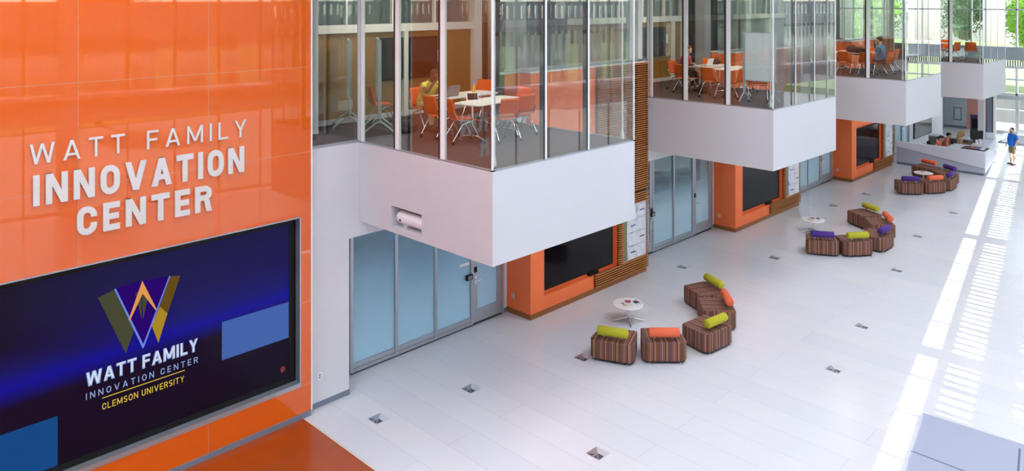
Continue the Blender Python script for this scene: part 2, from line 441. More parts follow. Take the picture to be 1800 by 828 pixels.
# ---------------------------------------------------------------- orange feature wall with the recess for the video wall
VY0, VY1, VZ0, VZ1 = 1.90, 7.10, .60, 3.555
w = MB()
w.box(-13.0, XO, -6, 7.31, VZ1, ZR).box(-13.0, XO, -6, VY0, .1, VZ1).box(-13.0, XO, VY1, 7.31, .1, VZ1).box(-13.0, XO, VY0, VY1, .1, VZ0).box(-13.0, XO - .2, VY0, VY1, VZ0, VZ1)
wall = structure(w.build('wall_left', 'orange_gloss'), 'glossy orange panelled feature wall', 'wall')
s = MB()
for z in (4.70, 6.21, 7.72, 9.23): s.box(XO - .01, XO + .0015, -6, 7.305, z - .004, z + .004)
for z in (.585, 2.045):
    s.box(XO - .01, XO + .0015, VY1 + .02, 7.305, z - .004, z + .004)
for y in (1.64, 3.545, 5.45):
    s.box(XO - .01, XO + .0015, y - .004, y + .004, VZ1 + .02, ZR); s.box(XO - .01, XO + .0015, y - .004, y + .004, .1, VZ0 - .02)
s.build('panel_seam', 'orange_seam', wall)
structure(MB().box(-13, XO + .012, -6, 7.31, 0, .1).build('baseboard_orange', 'grey_base', bevel=.004), 'grey baseboard under the orange wall', 'baseboard')
structure(MB().box(XO - .1, XO + .01, 7.31, 7.335, 0.1, ZR).build('trim_2', 'frame_white'), 'white edge strip at the end of the orange wall', 'trim')

# ---------------------------------------------------------------- white lower wall, upper floor slab, carpets
def header(n, y0, y1):
    b = MB().box(XW - .2, XW, y0, y1, 2.92, ZT)
    structure(b.build('wall_header_%d' % n, 'white_paint'), 'white wall band above shop-front %d' % n, 'wall')
header(1, 7.335, YK)
for k in range(1, 4): header(k + 1, YK + WK + (k - 1) * L, YK + k * L)
p = MB().box(-13.4, XW, 7.335, 8.2, .1, 2.92).box(-13.4, XS - .03, 8.2, 8.66, .1, 2.92)
structure(p.build('wall_pier_1', 'white_paint'), 'white wall pier beside the orange wall', 'wall')
structure(MB().box(-13.4, XW + .012, 7.335, 8.21, 0, .1).box(-13.4, XS - .02, 8.2, 8.665, 0, .1).build('baseboard_1', 'grey_base', bevel=.004), 'grey baseboard of the white pier', 'baseboard')
for k in range(3):
    y0 = YK + k * L
    structure(MB().box(-13.4, XS - .02, y0 - .19, y0, .1, 2.92).build('wall_pier_%d' % (k + 2), 'white_paint'), 'narrow white wall strip before media block %d' % (k + 1), 'wall')
    structure(MB().box(-13.4, XS - .008, y0 - .19, y0, 0, .1).build('baseboard_%d' % (k + 2), 'grey_base', bevel=.004), 'grey baseboard before media block %d' % (k + 1), 'baseboard')
structure(MB().box(-19, XW - .2, 7.335, YE, 4.25, ZT - .001).build('ceiling_ground', 'ceiling_white'), 'slab under the upper storey', 'ceiling')
structure(MB().box(-19, XW - .002, 7.335, YE, ZT, ZT + .005).build('floor_upper', 'carpet'), 'dark carpet of the upper storey', 'floor')
structure(MB().box(-18.2, -18, 7.335, YE, 0, 4.25).build('wall_back', 'room_grey'), 'back wall of the ground floor rooms', 'wall')
structure(MB().box(-19.2, -19, 7.335, YE, ZT, ZC).build('wall_back_upper', 'dark_hall'), 'dark back wall of the upper hall', 'wall')
structure(MB().box(-19, XB - .02, 7.335, YE, ZC, ZC + .3).build('ceiling_upper', 'ceiling_white'), 'ceiling of the upper storey', 'ceiling')
structure(MB().box(XB - .25, XB, 7.335, YE, ZC + .02, ZR).build('wall_left_upper', 'white_paint'), 'white wall above the glass bays', 'wall')
structure(MB().box(-14.6, XO - .02, 7.31, 7.335, 0, ZR).build('wall_return', 'white_paint'), 'white wall return behind the orange wall', 'wall')
RX0 = -8.4      # hall roof: an unseen diffusing sheet between beams, added for soft top light
structure(MB().box(-19, RX0, 7.0, YE + .3, ZR, ZR + .3).build('ceiling', 'ceiling_white'), 'white roof over the upper storey', 'ceiling')
structure(MB().box(-13.2, RX0, -6, 7.0, ZR + .2, ZR + .3).build('ceiling_fill_edge', 'roof_fill'), 'added unseen diffusing roof panel over the video wall', 'ceiling')  # extra diffusing panel added to brighten the orange wall and near floor
RX1 = lambda y: FX(y) - 5.2  # solid roof from here outwards, added to hold back light near the windows
structure(MB().hex8([(RX1(-6), -6, ZR), (FX(-6) + .1, -6, ZR), (FX(YE) + .1, YE + .3, ZR), (RX1(YE), YE + .3, ZR), (RX1(-6), -6, ZR + .3), (FX(-6) + .1, -6, ZR + .3), (FX(YE) + .1, YE + .3, ZR + .3), (RX1(YE), YE + .3, ZR + .3)]).build('ceiling_side', 'ceiling_white'), 'added white solid roof strip holding back light along the window wall', 'ceiling')
e = sempty('window_60', (RX0, -6, ZR), 'added unseen diffusing roof sheet giving the hall soft top light', 'window')
MB().hex8([(RX0, -6, ZR + .1), (RX1(-6), -6, ZR + .1), (RX1(YE), YE + .3, ZR + .1), (RX0, YE + .3, ZR + .1), (RX0, -6, ZR + .11), (RX1(-6), -6, ZR + .11), (RX1(YE), YE + .3, ZR + .11), (RX0, YE + .3, ZR + .11)]).build('pane', 'roof_fill', e, world=True)
bm_ = MB(); yy = -5.3
while yy < YE: bm_.box(RX0, FX(yy), yy - .07, yy + .07, ZR - .2, ZR + .1); yy += 3.14
bm_.build('beam', 'white_paint', e, world=True)
structure(MB().box(-19, FX(-6) + .25, -6.2, -6, 0, ZR).build('wall_near', 'white_paint'), 'white wall at the near end of the hall', 'wall')
for k in range(5):   # partition walls between ground floor rooms
    y0 = YK + .2 + k * L
    if y0 < 45: structure(MB().box(-18, -13.4, y0, y0 + .15, 0, 4.25).build('wall_partition_%d' % (k + 1), 'room_grey'), 'partition wall between ground floor rooms', 'wall')

# ---------------------------------------------------------------- four projecting bays: white box and glazing
NX0, NX1, NZ0, NZ1 = -11.37, -10.49, 3.31, 3.69      # niche in the first bay
for k in range(4):
    y0 = YB + k * L; y1 = y0 + WB
    b = MB()
    if k == 0:
        b.box(XW, XB, y0 + .45, y1, ZB, ZT)
        b.box(XW, NX0, y0, y0 + .45, ZB, ZT).box(NX1, XB, y0, y0 + .45, ZB, ZT)
        b.box(NX0, NX1, y0, y0 + .45, ZB, NZ0).box(NX0, NX1, y0, y0 + .45, NZ1, ZT)
    else: b.box(XW, XB, y0, y1, ZB, ZT)
    structure(b.build('wall_bay_%d' % (k + 1), 'white_paint'), 'white box of projecting bay %d' % (k + 1), 'wall')
    structure(MB().box(XW, XB - .03, y0 + .03, y1 - .03, ZT, ZT + .006).build('floor_bay_%d' % (k + 1), 'carpet'), 'dark carpet inside projecting bay %d' % (k + 1), 'floor')
    structure(MB().box(XB - .02, XB, y0 - .02, y1 + .02, ZC + .02, ZC + .3).box(XW, XB, y0 - .02, y1 + .02, ZC, ZC + .02).build('trim_bay_%d' % (k + 1), 'white_paint'), 'head trim of bay %d' % (k + 1), 'trim')
    wg = sempty('window_%d' % (k + 1), (XB, y0, ZT), 'tall glazing of projecting bay %d' % (k + 1), 'window')
    fr = MB(); px = (-11.21, -9.96)
    g = .012
    # sill channel
    fr.m = 0
    fr.box(XW, XB, y0, y0 + .05, ZT, ZT + .025).box(XB - .05, XB, y0, y1, ZT, ZT + .025).box(XW, XB, y1 - .05, y1, ZT, ZT + .025)
    fr.build('sill_channel', 'aluminium', wg, world=True)
    po = MB()
    po.box(XW - .06, XW + .03, y0 - .0, y0 + .06, ZT, ZC).box(XW + .045, XW + .12, y0, y0 + .06, ZT, ZC)
    for x in px: po.box(x - .05, x + .05, y0 + .005, y0 + .07, ZT, ZC)
    po.build('post', ['frame_white'], wg, world=True, bevel=.006)
    dk = MB()
    for x in px: dk.box(x - .1, x - .051, y0 + .01, y0 + .07, ZT, ZC)
    dk.box(XW + .03, XW + .045, y0 + .005, y0 + .05, ZT, ZC)
    for dy in (1.19, 2.33): dk.box(XB - .1, XB - .012, y0 + dy, y0 + dy + .045, ZT + .02, ZC)
    dk.build('gasket', 'frame_dark', wg, world=True)
    tm = MB()
    for dy in (1.19, 2.33): tm.box(XB - .1, XB - .012, y0 + dy + .046, y0 + dy + .09, ZT + .02, ZC)
    tm.box(XB - .03, XB, y0, y0 + .02, ZT, ZC).box(XB - .03, XB, y1 - .02, y1, ZT, ZC)
    tm.build('mullion', 'frame_white', wg, world=True)
    for yy in (y0 + .2, y1 - .16):
        rd = MB().tube([(XB - .17, yy, ZT + .2), (XB - .17, yy, ZC)], .018, 10).tube([(XB - .17, yy, ZT + .02), (XB - .17, yy, ZT + .04), (XB - .17, yy, ZT + .1), (XB - .17, yy, ZT + .22)], [.03, .04, .038, .018], 10)
        rd.build('tension_rod', 'steel_rod', wg, world=True, smooth=40)
    xs = [XW + .12, -11.31, -11.16, -10.06, -9.91, XB - .03]
    for a, c in ((0, 1), (2, 3), (4, 5)):
        MB().box(xs[a], xs[c], y0 + .02, y0 + .02 + g, ZT + .02, ZC).build('pane', 'clear_glass', wg, world=True)
    ys = [y0 + .02, y0 + 1.19, y0 + 1.28, y0 + 2.33, y0 + 2.42, y1 - .02]
    for a, c in ((0, 1), (2, 3), (4, 5)):
        MB().box(XB - .012 - g, XB - .012, ys[a], ys[c], ZT + .02, ZC).build('pane', 'clear_glass', wg, world=True)
    MB().box(XW + .1, XB - .03, y1 - .03, y1 - .03 + g, ZT + .02, ZC).build('pane', 'clear_glass', wg, world=True)

# glazing of the upper storey beside the orange wall and above the media blocks
def upglass(n, y0, y1, z0, posts):
    e = sempty('window_%d' % n, (XW, y0, z0), 'upper glazing between bays, section %d' % (n - 4), 'window')
    MB().box(XW - .03, XW - .018, y0, y1, z0, ZC).build('pane', 'clear_glass', e, world=True)
    f = MB().box(XW - .05, XW, y0, y1, z0, z0 + .05)
    f.build('sill_channel', 'aluminium', e, world=True)
    if posts:
        f = MB()
        for a, b in posts: f.box(XW - .13, XW, a, b, z0, ZC)
        f.build('post', 'frame_white', e, world=True, bevel=.006)
upglass(5, 7.335, YB, ZT, [(7.335, 7.36)])
for k in range(4):
    yk = YK + k * L
    if k < 3: upglass(6 + k, YB + WB + k * L, YB + (k + 1) * L, ZK + .02, [(yk + 4.05, yk + 4.2), (yk + 4.42, yk + 4.62)])
    else: upglass(9, YB + WB + k * L, YE - .2, ZT, [])

# ---------------------------------------------------------------- orange media blocks with slats
def block(k):
    y0 = YK + k * L; y1 = y0 + WK; xf = -12.25
    T0, T1, Z0, Z1 = y0 + .47, y0 + 3.27, .44, 2.2
    e = sempty('wall_media_%d' % (k + 1), (xf, y0, 0), 'orange media block with slats between bay %d and %d' % (k + 1, k + 2), 'wall')
    b = MB()
    b.box(-13.1, xf, y0, T0, .12, ZK).box(-13.1, xf, T1, y1, .12, ZK).box(-13.1, xf, T0, T1, .12, Z0).box(-13.1, xf, T0, T1, Z1, ZK).box(-13.1, xf - .12, T0, T1, Z0, Z1)
    b.build('block', 'orange_paint', e, world=True)
    MB().box(-13.12, xf + .01, y0 - .01, y1, ZK, ZK + .03).build('coping', 'frame_white', e, world=True)
    MB().box(-13.1, xf + .012, y0 - .012, y1 + .0, 0, .12).build('baseboard', 'wood_base', e, world=True, bevel=.004)
    # slat fields
    bk = MB(); sl = MB(); rb = MB()
    ZL = .44
    RY0, RY1, RZ0, RZ1 = y0 + 3.48, y1 - .05, .49, 1.95       # literature rack
    fields = [(y0 + 2.33, y1, .12, ZL + .03), (y0 + 3.29, RY0 - .02, ZL + .03, RZ1), (y0 + 3.29, y1, RZ1, 2.26), (y0 + 2.43, y1, 2.26, ZK - .02)]
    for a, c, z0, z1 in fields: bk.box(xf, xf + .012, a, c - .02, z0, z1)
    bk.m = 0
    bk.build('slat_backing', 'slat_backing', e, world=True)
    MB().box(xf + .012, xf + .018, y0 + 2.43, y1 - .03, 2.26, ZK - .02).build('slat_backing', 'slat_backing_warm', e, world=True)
    z = .15
    while z < ZK - .05:
        for a, c, z0, z1 in fields:
            if z0 <= z < z1 - .01: sl.box(xf + .012, xf + .075, a, c + .03, z, z + .022)
        if RZ0 <= z < RZ1: sl.box(xf + .012, xf + .06, RY1 + .01, y1 + .03, z, z + .022)
        z += .0585
    sl.build('slat_panel', 'wood_slat', e, world=True)
    for yy in (y0 + 2.42, y0 + 3.0, y0 + 3.55, y0 + 4.1, y1 - .02): rb.box(xf + .018, xf + .058, yy - .03, yy + .03, 2.3, ZK - .02)
    rb.build('batten', 'frame_dark', e, world=True)
    # outlet plate on the side facing the camera
    ot = thing('wall_outlet', 'white outlet plate on the side of the %s orange media block' % ('nearest', 'second', 'third')[k], 'outlet', (-12.82, y0 - .002, .42), 0, 'outlets on the orange blocks')
    MB().box(-.04, .04, -.006, 0, -.06, .06).build('plate', 'white_plastic', ot, bevel=.003)
    MB().box(-.018, .018, -.01, -.006, .01, .045).box(-.018, .018, -.01, -.006, -.045, -.01).build('socket', 'grey_plastic', ot)
    return y0, y1, xf, (T0, T1, Z0, Z1), (RY0, RY1, RZ0, RZ1)
BLK = [block(k) for k in range(3)]

# ---------------------------------------------------------------- shop-fronts on the ground floor
DN = [0]
def door_leaf(y0, y1, hinge, film, label):
    """hinge +1: handle at the low-y side"""
    DN[0] += 1
    d = sempty('door_%d' % DN[0], (XS, y0, 0), label, 'door')
    f = MB(); st = .13
    f.box(XS - .05, XS + .02, y0, y0 + st, .05, 2.9).box(XS - .05, XS + .02, y1 - st, y1, .05, 2.9).box(XS - .05, XS + .02, y0 + st, y1 - st, .05, .34).box(XS - .05, XS + .02, y0 + st, y1 - st, 2.72, 2.9)
    f.build('door_frame', 'aluminium', d, world=True, bevel=.004)
    MB().box(XS - .02, XS - .008, y0 + st, y1 - st, .34, 2.72).build('pane', film, d, world=True)
    hy = y0 + .065 if hinge > 0 else y1 - .065
    h = MB().box(XS + .02, XS + .035, hy - .03, hy + .03, .93, 1.12).tube([(XS + .035, hy, 1.02), (XS + .085, hy, 1.02), (XS + .085, hy + .13 * hinge, 1.02)], .012, 8)
    h.build('handle', 'chrome', d, world=True, smooth=40)
    MB().box(XS + .02, XS + .045, hy - .035, hy + .035, 1.2, 1.32).build('lock', 'black_plastic', d, world=True, bevel=.004)
    return d
def shopfront(n, y0, y1, mull, film, doors):
    """mull: interior mullion positions; doors: list of (index of bay, hinge)"""
    e = sempty('window_%d' % (10 + n), (XS, y0, 0), 'frosted glass shop-front %d under the bays' % n, 'window')
    ys = [y0] + mull + [y1]
    dset = dict(doors)
    f = MB(); bs = MB()
    for i, y in enumerate(ys): f.box(XS - .06, XS + .03, y - .035, y + .035, .03, 2.95)
    f.box(XS - .06, XS + .03, y0, y1, 2.9, 2.95)
    bs.box(XS - .06, XS + .015, y0, y1, 0, .03)
    for i in range(len(ys) - 1):
        a, b = ys[i] + .035, ys[i + 1] - .035
        if i in dset: door_leaf(a + .004, b - .004, dset[i], film, 'frosted glass door leaf with silver frame in shop-front %d, %s' % (n, 'near end' if i == 0 else 'far end'))
        else:
            f.box(XS - .05, XS + .025, a, b, .03, .10).box(XS - .05, XS + .015, a, b, .105, .20)
            MB().box(XS - .02, XS - .008, a, b, .2, 2.9).build('pane', film, e, world=True)
    f.build('frame', 'aluminium', e, world=True)
    bs.build('threshold', 'frame_dark', e, world=True)
shopfront(1, 8.66, YK - .19, [9.75, 10.81, 11.87], 'frost_film', [(3, 1)])
shopfront(2, YK + WK + .02, YK + L - .19, [19.05, 20.14, 21.22], 'frost_film_open', [(0, -1), (3, 1)])
shopfront(3, YK + WK + L + .02, YK + 2 * L - .19, [28.5, 29.6, 30.7], 'frost_film_open', [(3, 1)])
shopfront(4, YK + WK + 2 * L + .02, 41.2, [38.2, 39.2, 40.2], 'frost_film_open', [(3, 1)])
# card readers on the frames
for k, (y, lab) in enumerate(((11.80, 'black card reader box beside the nearest frosted door'), (19.02, 'black card reader box on the door right of the tall slat column'))):
    t = thing('card_reader', lab, 'card reader', (XS + .03, y, 1.1))
    MB().box(0, .05, -.13, .05, -.02, .1).build('housing', 'black_plastic', t, bevel=.008)
    MB().box(.05, .054, -.1, .02, .0, .08).build('face', 'grey_plastic', t)
st = thing('door_sign', 'small white strip sign on the frosted glass left of the nearest door', 'sign', (XS - .004, 11.68, 1.44))
MB().box(0, .004, -.16, .12, -.03, .03).build('sign_plate', 'paper', st)

# white wall past the last shop-front, with a screen behind the reception desk
structure(MB().box(-13.2, -12.95, 41.2, 46.6, 0, 4.25).build('wall_left_far', 'white_paint'), 'white wall behind the reception desk', 'wall')

# ---------------------------------------------------------------- window wall on the sunny side
def fh(b, y0, y1, o0, o1, z0, z1):
    return b.hex8([(FX(y0) + o0, y0, z0), (FX(y0) + o1, y0, z0), (FX(y1) + o1, y1, z0), (FX(y1) + o0, y1, z0),
                   (FX(y0) + o0, y0, z1), (FX(y0) + o1, y0, z1), (FX(y1) + o1, y1, z1), (FX(y1) + o0, y1, z1)])
wr = MB()
for z0, z1 in ((5.62, 6.18), (6.68, 7.17)): fh(wr, -6, 15.22, .02, .07, z0, z1)  # unseen infill added to keep the sun off the platform
for z0, z1 in ((0, .12), (3.1, 4.1), (6.18, 6.68), (7.17, 7.33), (7.66, ZR)): fh(wr, -6, YE, 0, .07, z0, z1)
structure(wr.build('wall_right', 'white_paint'), 'window wall bands on the sunny side', 'wall')
e = sempty('window_20', (FX(0), 0, 0), 'tall windows of the sunny side wall', 'window')
mu = MB(); y = -5.6; i = 0
MP = 1.57
yy = 14.86 - 13 * MP
while yy < YE - .2:
    fh(mu, yy - .03, yy + .03, -.02, .029, .12, 3.1); fh(mu, yy - .05, yy + .05, -.04, .029, 4.1, 7.66)
    yy += MP
mu.build('mullion', 'aluminium', e, world=True)
cl = MB()
for yy in (-1.2, 8.25, 17.75, 27.3, 36.8, 46.3): fh(cl, yy - .28, yy + .28, -.45, .1, 0, ZR)
cl.build('column', 'white_paint', e, world=True)
fn = MB(); yy = 15.50 - .3323 / 2
while yy < YE - .3:
    fh(fn, yy - .085, yy + .085, .045, .16, 6.68, 7.17); fh(fn, yy - .085, yy + .085, .045, .16, 5.62, 6.18)
    yy += .3323
fn.build('fin', 'white_paint', e, world=True)
gl = MB(); gt = MB()
for z0, z1 in ((.12, 3.1), (4.1, 6.18), (6.68, 7.17), (7.33, 7.66)): fh(gl if z0 > 6.5 else gt, -6, YE, .03, .042, z0, z1)
gl.build('pane', 'facade_glass', e, world=True); gt.build('pane', 'facade_glass_tinted', e, world=True)
structure(fh(MB(), -6, YE, .25, 3.4, 3.3, 3.5).build('sun_blocker', 'concrete'), 'added unseen slab outside the window wall, blocking low sun', 'sun_blocker')  # slab added out of view to keep direct sun from the lower windows
# pleated sheers behind the middle windows
yy = 14.86 - 13 * MP; i = 0
cu = MB(); rc = random.Random(5)
while yy < YE - 2:
    i += 1; a0 = yy + .1; n = 40; ph = rc.uniform(0, 6); wd = (.95, .6, 1.1, .75)[i % 4] if 9 < yy < 29 else 1.37
    cu.grid(lambda u, v, a0=a0, ph=ph, wd=wd: (FX(a0 + u * wd) - .12 + .045 * math.sin(u * 44 + ph) * (.6 + .4 * math.sin(u * 9 + ph)), a0 + u * wd, 4.15 + v * 1.9), n, 1)
    yy += MP
o = cu.build('sheer_curtain', 'sheer_curtain', e, world=True, smooth=60)
md = o.modifiers.new('thickness', 'SOLIDIFY'); md.thickness = .004
structure(MB().hex8([(FX(-6) - .7, -6, 4.0), (FX(-6), -6, 4.0), (FX(YE), YE, 4.0), (FX(YE) - .7, YE, 4.0), (FX(-6) - .7, -6, 4.12), (FX(-6), -6, 4.12), (FX(YE), YE, 4.12), (FX(YE) - .7, YE, 4.12)]).build('trim_ledge', 'white_paint'), 'white ledge along the window wall', 'trim')
# ---------------------------------------------------------------- upper hall: wood walls, rails, columns
def woodwall(k, y0, y1, posts, mat):
    n = k + 1
    structure(MB().box(-14.7, -14.5, y0, y1, ZT, 6.67).build('wall_wood_%d' % n, mat), 'wood panelled wall of the upper lounge behind bay %d' % n, 'wall')
    structure(MB().box(-14.5, -14.485, y0, y1, ZT, ZT + .12).build('baseboard_upper_%d' % n, 'white_paint'), 'white baseboard of the upper wood wall', 'baseboard')
    e = sempty('window_%d' % (30 + k), (-14.5, y0, 6.67), 'high clerestory above the wood wall behind bay %d' % n, 'window')
    f = MB().box(-14.7, -14.42, y0, y1, 6.67, 6.85)
    for p in posts: f.box(-14.5, -14.4, p, p + .13, ZT, 6.67)
    f.box(-14.6, -14.35, y1 - .06, y1 + .2, ZT, ZC)
    y = y0 + .9
    while y < y1 - .2: f.box(-14.55, -14.45, y, y + .05, 6.85, ZC); y += 1.25
    f.build('frame', 'frame_white', e, world=True, bevel=.006)
    MB().box(-14.56, -14.55, y0, y1, 6.85, ZC).build('pane', 'clear_glass', e, world=True)
    c = MB().grid(lambda u, v: (-14.95 + .05 * math.sin(u * 60) + .03 * math.sin(u * 23), y0 + u * (y1 - y0), 6.6 + v * 1.7), 80, 1)
    c.build('curtain', 'green_panel', e, world=True, smooth=60)
woodwall(0, 7.34, 13.27, [11.04], 'wood_panel')
woodwall(1, 17.2, 22.97, [22.3], 'wood_panel')
woodwall(2, 26.9, 31.6, [29.2], 'green_panel')
for k in range(3):
    cy = 14.85 + k * L
    structure(MB().box(-14.7, -14.3, cy - .2, cy + .2, ZT, ZC).build('column_upper_%d' % (k + 1), 'white_paint', bevel=.01), 'white column in the upper hall past bay %d' % (k + 1), 'column')
    structure(MB().box(-16.6, -16.5, 13.3 + k * L, 17.2 + k * L, ZT, ZC).build('wall_hall_%d' % (k + 1), 'brown_hall' if k == 0 else 'dark_hall'), 'dark wall deep in the upper hall', 'wall')
    e = sempty('window_%d' % (40 + k), (-16.5, 13.3 + k * L, ZT), 'glazed partition deep in the upper hall', 'window')
    f = MB()
    for dy in (.3, 1.0, 1.75, 2.4, 3.2): f.box(-16.5, -16.38, 13.3 + k * L + dy, 13.3 + k * L + dy + .09, ZT, ZC)
    f.build('mullion', 'panel_grey', e, world=True)
    MB().box(-16.45, -16.44, 13.9 + k * L, 17.1 + k * L, ZT + .1, ZC).build('pane', 'clear_glass', e, world=True)
structure(MB().tube([(-13.23, 7.96, ZT + .12), (-13.23, 7.96, ZC)], .09, 20).build('column_round', 'white_paint', smooth=40), 'slim round white column beside the orange wall', 'column')
structure(MB().tube([(-13.23, 7.96, ZT), (-13.23, 7.96, ZT + .12)], .06, 16).build('trim_column', 'frame_dark', smooth=40), 'dark foot of the slim column', 'trim')

# ceiling light strips: ground floor rooms, plus unseen upper ones added for brightness
emission('lamp_glow', (255, 240, 215), 46)
lamp_pts = []
for k in range(4):
    for x in (-13.4, -11.4, -9.7): lamp_pts.append((x, YB + 1.9 + k * L, ZC, 'added fill lamps of upper lounge %d' % (k + 1)))
    lamp_pts.append((-15.6, YB + 6.4 + k * L, ZC, 'added fill lamps of upper hall %d' % (k + 1)))
    for x in (-14.6, -16.6):
        lamp_pts.append((x, 10.8 + k * L, 4.25, 'ground floor room %d' % (k + 1)))
first = None
for x, y, z, where in lamp_pts:
    if first is None:
        first = thing('ceiling_and_fill_light', '', 'ceiling light', (x, y, z), 0, 'ceiling light strips')
        MB().box(-.14, .14, -.64, .64, -.05, 0).build('housing', 'frame_white', first)
        MB().box(-.11, .11, -.6, .6, -.055, -.05).build('diffuser', 'lamp_glow', first)
        c = first
    else: c = dup(first, (x, y, z), 0, '')
    row = {-13.4: 'back', -11.4: 'middle', -9.7: 'front', -15.6: 'single', -14.6: 'front', -16.6: 'back'}[x]
    c['label'] = 'white ceiling light strip, %s one of the %s' % (row, where.replace('1', 'nearest').replace('2', 'second along').replace('3', 'third along').replace('4', 'farthest'))

# ---------------------------------------------------------------- far end wall
ew = MB()
ew.box(-19, FX(YE), YE, YE + .3, 8.3, ZR).box(-19, FX(YE), YE, YE + .3, 4.05, 4.78).box(-19, -12.62, YE, YE + .3, 0, 4.1)
structure(ew.build('wall_far', 'panel_grey'), 'pale grey far end wall with window openings', 'wall')
structure(MB().box(-12.62, -11.62, YE - .02, YE + .25, 0, 4.1).build('wall_far_pink', 'pink_wall'), 'pink tinted wall strip past the desk', 'wall')
e = sempty('window_50', (-11, YE, 0), 'glazed far end of the hall', 'window')
f = MB()
for x in (-18.5, -17.2, -16, -14.8, -13.6, -12.4, -11.25, -10.18, -9.1, -8.0, -6.9, -5.8, -4.7, -3.6, -2.5): f.box(x - .035, x + .035, YE - .1, YE + .1, 4.78, 8.3)
f.box(-19, FX(YE), YE - .1, YE + .1, 6.82, 6.9)
for x in (-11.25, -10.18, -9.1, -8.0, -6.9, -5.8, -4.7, -3.6, -2.5): f.box(x - .05, x + .05, YE - .1, YE + .1, 0, 3.72)
f.box(-11.62, FX(YE), YE - .08, YE + .1, 3.6, 3.74).box(-11.62, FX(YE), YE - .08, YE + .1, 2.95, 3.03).box(-11.62, FX(YE), YE - .1, YE + .1, 2.06, 2.22)
f.box(-11.62, FX(YE), YE - .08, YE + .1, 0, .12)
f.build('frame', 'frame_white', e, world=True)
gr = MB()
x = -11.6
while x < FX(YE): gr.box(x, x + .05, YE - .06, YE + .05, 3.74, 4.04); x += .12
gr.build('grille', 'grey_base', e, world=True)
MB().box(-19, FX(YE), YE - .006, YE + .006, 4.78, 8.3).build('pane', 'facade_glass', e, world=True)
MB().box(-11.62, FX(YE), YE - .006, YE + .006, .1, 3.72).build('pane', 'facade_glass', e, world=True)
for i, (x0, x1) in enumerate(((-10.15, -9.15), (-9.08, -8.05))):
    d = sempty('door_%d' % (20 + i), (x0, YE - .12, 0), ('left', 'right')[i] + ' glazed entrance door leaf at the far end', 'door')
    f = MB().box(x0, x0 + .1, YE - .16, YE - .11, .02, 2.06).box(x1 - .1, x1, YE - .16, YE - .11, .02, 2.06).box(x0 + .1, x1 - .1, YE - .16, YE - .11, .02, .25).box(x0 + .1, x1 - .1, YE - .16, YE - .11, 1.92, 2.06)
    f.build('door_frame', 'frame_white', d, world=True, bevel=.005)
    MB().box(x0 + .1, x1 - .1, YE - .14, YE - .13, .25, 1.92).build('pane', 'facade_glass', d, world=True)
    hx = x1 - .05 if i == 0 else x0 + .05
    MB().tube([(hx, YE - .17, .9), (hx, YE - .23, .9), (hx, YE - .23, 1.3), (hx, YE - .17, 1.3)], .014, 8).build('handle', 'chrome', d, world=True)
# glazed lobby inside the entrance: two tall posts with a transom
e = sempty('window_51', (-9.6, 46, 0), 'glazed entrance lobby at the far end', 'window')
f = MB().box(-10.6, -10.4, 46, 46.2, 0, 2.5).box(-9.0, -8.86, 46, 46.2, 0, 2.5).box(-7.4, -7.26, 46, 46.2, 0, 2.5).box(-10.6, -4.0, 46, 46.2, 2.3, 2.5).box(-5.8, -5.66, 46, 46.2, 0, 2.5)
f.build('frame', 'panel_grey', e, world=True, bevel=.006)
MB().box(-10.4, -9.0, 46.09, 46.1, .02, 2.3).build('pane', 'facade_glass', e, world=True)
mt = MB().box(-10.3, -8.9, 46.3, 49.4, .001, .012).build('floor_mat', 'mat_grey', loc=(-9.6, 47.8, 0)); tag(mt, 'grey entrance mat inside the far glass doors', 'mat')
mt = MB().box(-8.35, -6.9, 43.2, 45.6, .001, .014).build('floor_mat', 'mat_black', loc=(-7.6, 44.4, 0)); tag(mt, 'black floor mat behind the man in the blue shirt', 'mat')
# notice frame on the grey end wall
nf = thing('notice_board', 'grey framed notice on the pale grey end wall past the desk', 'notice', (-13.1, YE - .012, .82))
MB().box(-.2, .2, -.03, 0, -.36, .36).build('frame', 'grey_base', nf, bevel=.006)
MB().box(-.155, .155, -.034, -.03, -.31, .31).build('sheet', 'panel_grey', nf)
structure(MB().box(-13.8, -12.64, YE - .03, YE, 0, .12).build('baseboard_far', 'grey_base'), 'dark baseboard of the end wall', 'baseboard')

